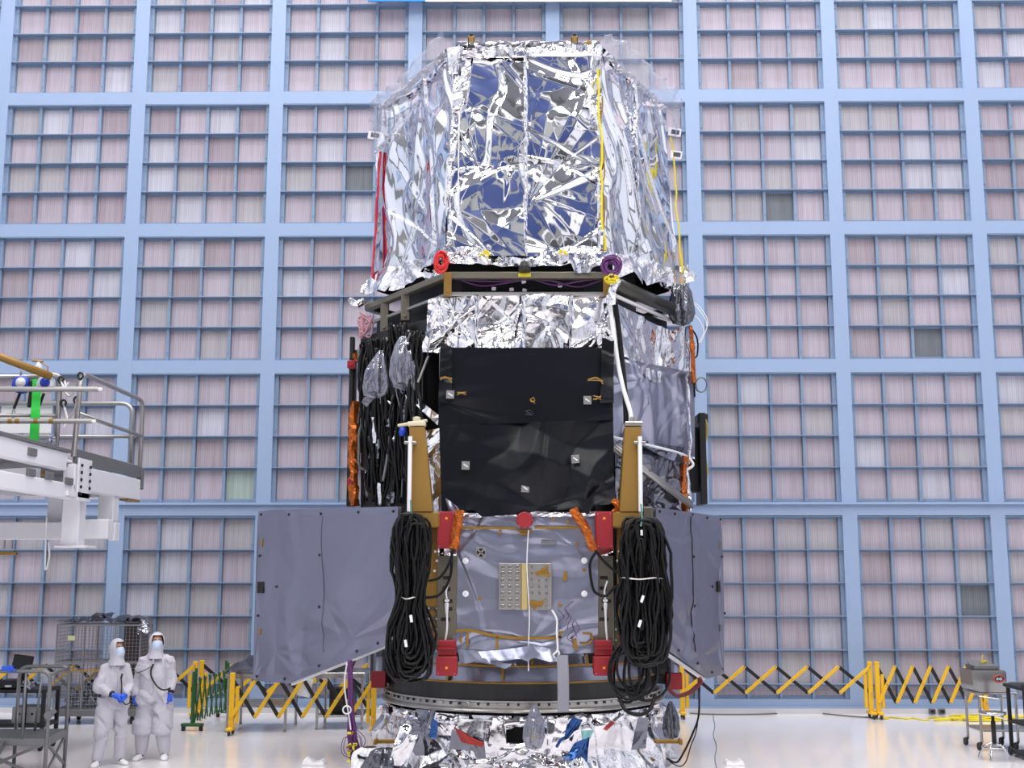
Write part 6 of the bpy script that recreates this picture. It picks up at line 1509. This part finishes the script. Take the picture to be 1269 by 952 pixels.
mb = MB(); c = q(63, 549, 16.4); bagm = bag('plastic_bag', tuple(q(63, 557, 16.2)), .16, .2, .14, M_bag, None, 21, .3); tag(bagm, 'small clear plastic bag tied at the platform deck edge', 'bag')
mb = MB(); mb.tube(curve_pts([q(60, 672, 16.9), q(61, 690, 16.9), q(56, 705, 16.9), q(58, 640, 16.9)][::-1], 6), .012, 6); tag(mb.build('white_rope', M_whitet, None, True, True), 'thin white rope dangling below the platform', 'rope')

# ================================================================ steel box, table, stool and black cart at the right
Ys = 18.3
t = thing('steel_table', 'small stainless table carrying the steel box at the right edge', 'table', (xx(1232, 900, Ys), Ys + .3, 0))
x0, x1 = xx(1212, 870, Ys), xx(1262, 870, Ys); zt0 = zz(858, Ys)
mb = MB(); mb.box(((x0 + x1) / 2, Ys + .3, zt0 - .02), (x1 - x0, .6, .035), None, .008); mb.tube([(x0 + .02, Ys, zt0 - .06), (x0 + .3, Ys - .06, zt0 - .1), (x1 - .1, Ys, zt0 - .06)], .012, 6); mb.build('table_top', M_steel, t)
zsf = zz(906, Ys); mb = MB(); mb.box(((x0 + x1) / 2 + .12, Ys + .3, zsf), (x1 - x0 + .2, .6, .03), None, .006); mb.build('shelf', M_steel, t)
for x in (x0 + .03, x1 - .03):
    for y in (Ys + .02, Ys + .56):
        mb = MB(); mb.lathe([(.022, .12), (.022, zt0 - .04)], (x, y, 0), 12); lg = mb.build('leg', M_steel, t)
        mb = MB(); mb.lathe([(.025, -.018), (.055, -.02), (.062, 0), (.055, .02), (.025, .018)], (x - .04, y, .062), 18, RY(PI / 2) @ RX(.0)); mb.bar((x - .03, y, .062), (x, y, .14), .035, .03); mb.build('castor', M_rubber, lg)
zb0, zb1 = zt0, zz(831, Ys)
t = thing('steel_box', 'stainless steel box with an oval red emblem on the table at the right edge', 'box', (xx(1227, 845, Ys), Ys + .3, zb0))
xa, xb = xx(1206, 845, Ys), xx(1247, 845, Ys); yb_ = Ys - .02
mb = MB(); mb.prism([(xa, yb_, zb0 + .03), (xa + .1, yb_, zb0 - .0), (xb, yb_, zb0 - .0), (xb, yb_, zb1 - .03), (xb - .02, yb_, zb1), (xa - .02, yb_, zb1), (xa - .01, yb_, zb0 + .1)][::-1], Vector((0, .5, 0))); mb.build('box_body', M_steel, t)
mb = MB(); mb.prism([(xa + .06, yb_ + .1, zb1 - .0), (xb - .06, yb_ + .1, zb1 - .0), (xb - .10, yb_ + .40, zb1 + .10), (xa + .06, yb_ + .40, zb1 + .10)], Vector((0, .02, .02))); mb.box(((xa + xb) / 2, yb_ + .28, zb1 + .04), (xb - xa - .12, .38, .06), None, .01); mb.build('lid', M_gplate, t)
mb = MB(); mb.tube(curve_pts([((xa + xb) / 2 + .04 * math.sin(k * 1.7), yb_ + .2 + .03 * math.cos(k * 2), zb1 + .09 + .02 * (k % 3)) for k in range(7)] + [((xa + xb) / 2, yb_ + .22, zb1 + .22)], 4), .008, 6); mb.build('yellow_tie', M_yelc, t)
e = q(1238, 841.5, yb_); mb = MB(); n = 28
mb.prism([(e.x + .085 * math.cos(2 * PI * k / n), yb_ - .004, e.z + .055 * math.sin(2 * PI * k / n)) for k in range(n)], Vector((0, .006, 0))); mb.mat(1)
mb.tube([(e.x + .08 * math.cos(2 * PI * k / n), yb_ - .006, e.z + .05 * math.sin(2 * PI * k / n)) for k in range(n)], .009, 6, closed=True)
mb.mat(2)
for dx, h_ in ((-.04, .03), (-.02, .045), (0, .03), (.02, .05), (.04, .03)): mb.box((e.x + dx, yb_ - .007, e.z), (.009, .004, h_))
mb.build('oval_emblem', [M_navy, M_orange, M_whitet], t)
# stool
ps = q(1231, 936, 16.9); Yst = g(1231, 942).y
zseat = zz(882, Yst); xs0 = xx(1231, 900, Yst)
t = thing('stool', 'round chrome stool on castors in front of the steel table', 'stool', (xs0, Yst, 0))
mb = MB(); mb.lathe([(.02, zseat - .05), (.17, zseat - .045), (.19, zseat - .03), (.19, zseat - .005), (.175, zseat), (.001, zseat + .005)], (xs0, Yst, 0), 32); mb.build('seat', M_chrome, t, True)
mb = MB(); mb.lathe([(.032, .22), (.032, zseat - .14), (.022, zseat - .13), (.022, zseat - .04)], (xs0, Yst, 0), 16); mb.build('gas_column', M_blk, t, True)
mb = MB(); mb.tube([(xs0 + .03, Yst - .03, zseat - .06), (xs0 + .13, Yst - .05, zseat - .09), (xs0 + .18, Yst - .05, zseat - .11)], .009, 6); mb.build('lever', M_chrome, t)
zrg = zz(926, Yst)
mb = MB(); mb.tube([(xs0 + .17 * math.cos(2 * PI * k / 28), Yst + .17 * math.sin(2 * PI * k / 28), zrg) for k in range(28)], .011, 8, closed=True); mb.build('foot_ring', M_chrome, t, True)
for k in range(5):
    a = 2 * PI * k / 5 + .3; d = Vector((math.cos(a), math.sin(a), 0)); c = Vector((xs0, Yst, 0))
    mb = MB(); mb.tube(curve_pts([c + Vector((0, 0, .24)) + d * .02, c + d * .13 + Vector((0, 0, zrg + .01)), c + d * .2 + Vector((0, 0, .09)), c + d * .225 + Vector((0, 0, .01))], 5), .013, 8); mb.build('leg', M_chrome, t, True)
# black cart at the edge
Yk = 17.3
t = thing('black_cart', 'black utility cart cut off by the right edge of the picture', 'cart', (xx(1275, 900, Yk), Yk + .3, 0))
x0, x1 = xx(1249, 900, Yk + .6), xx(1249, 900, Yk + .6) + .9; ztp = zz(849, Yk + .6)
mb = MB(); mb.box(((x0 + x1) / 2, Yk + .3, ztp), (x1 - x0 + .06, .66, .05), None, .012); mb.box(((x0 + x1) / 2, Yk - .02, ztp + .03), (x1 - x0 + .06, .03, .08), None, .008); mb.build('top_tray', M_blk, t)
for py in (893, 931):
    z = zz(py, Yk + .6); mb = MB(); mb.box(((x0 + x1) / 2, Yk + .3, z), (x1 - x0, .62, .04), None, .01); mb.box(((x0 + x1) / 2, Yk, z + .02), (x1 - x0, .03, .09), None, .008); mb.build('tray', M_blk, t)
for x in (x0 + .03, x1 - .03):
    for y in (Yk + .02, Yk + .58):
        mb = MB(); mb.box((x, y, ztp / 2 + .05), (.05, .05, ztp - .1), None, .008); lg = mb.build('post', M_blk, t)
        mb = MB(); mb.lathe([(.025, -.018), (.06, -.02), (.068, 0), (.06, .02), (.025, .018)], (x - .02, y, .068), 18, RY(PI / 2)); mb.build('castor', M_rubber, lg)
mb = MB(); mb.tube(bend([(x0 + .1, Yk + .6, ztp), (x0 + .1, Yk + .75, ztp + .02), (x1, Yk + .75, ztp + .02)], .08), .014, 8); mb.build('handle', M_gtube, t)
# yellow cables on the floor by the wall
rg = random.Random(31)
def heap(lab, px0, px1, Y, n, seed, spread):
    rg = random.Random(seed); pts = []; x0, x1 = xx(px0, 888, Y), xx(px1, 888, Y)
    for k in range(n):
        s = k / (n - 1); pts.append(Vector((x0 + (x1 - x0) * s + rg.uniform(-spread, spread), Y + rg.uniform(-.22, .22), .014 + rg.uniform(0, .05) * (spread > .2))))
    mb = MB(); mb.tube(curve_pts(pts, 6), .013, 6); tag(mb.build('extension_cable', M_yelc, None, True, True), lab, 'cable')
heap('yellow cord trailing along the wall from the folded barrier', 1094, 1180, 22.0, 14, 3, .12)
heap('tangled yellow cord heaped behind the steel table', 1178, 1235, 21.9, 46, 4, .5)
heap('second tangled yellow cord lying farther right against the wall', 1200, 1269, 22.1, 40, 5, .45)
# banner whose lower edge hangs into the picture at the top
t = thing('banner', 'blue and white banner on the wall whose lower edge just shows at the top', 'banner', (xx(640, 2, 22.6), 22.6, zz(2, 22.6)))
for (a, b, m_) in ((456, 527, M_sign), (527, 832, M_whitet)):
    x0, x1 = xx(a, 2, 22.7), xx(b, 2, 22.7); z = zz(2.0, 22.7); mb = MB(); mb.box(((x0 + x1) / 2, 22.7, z + .6), (x1 - x0, .03, 1.2)); mb.build('banner_panel', m_, t)
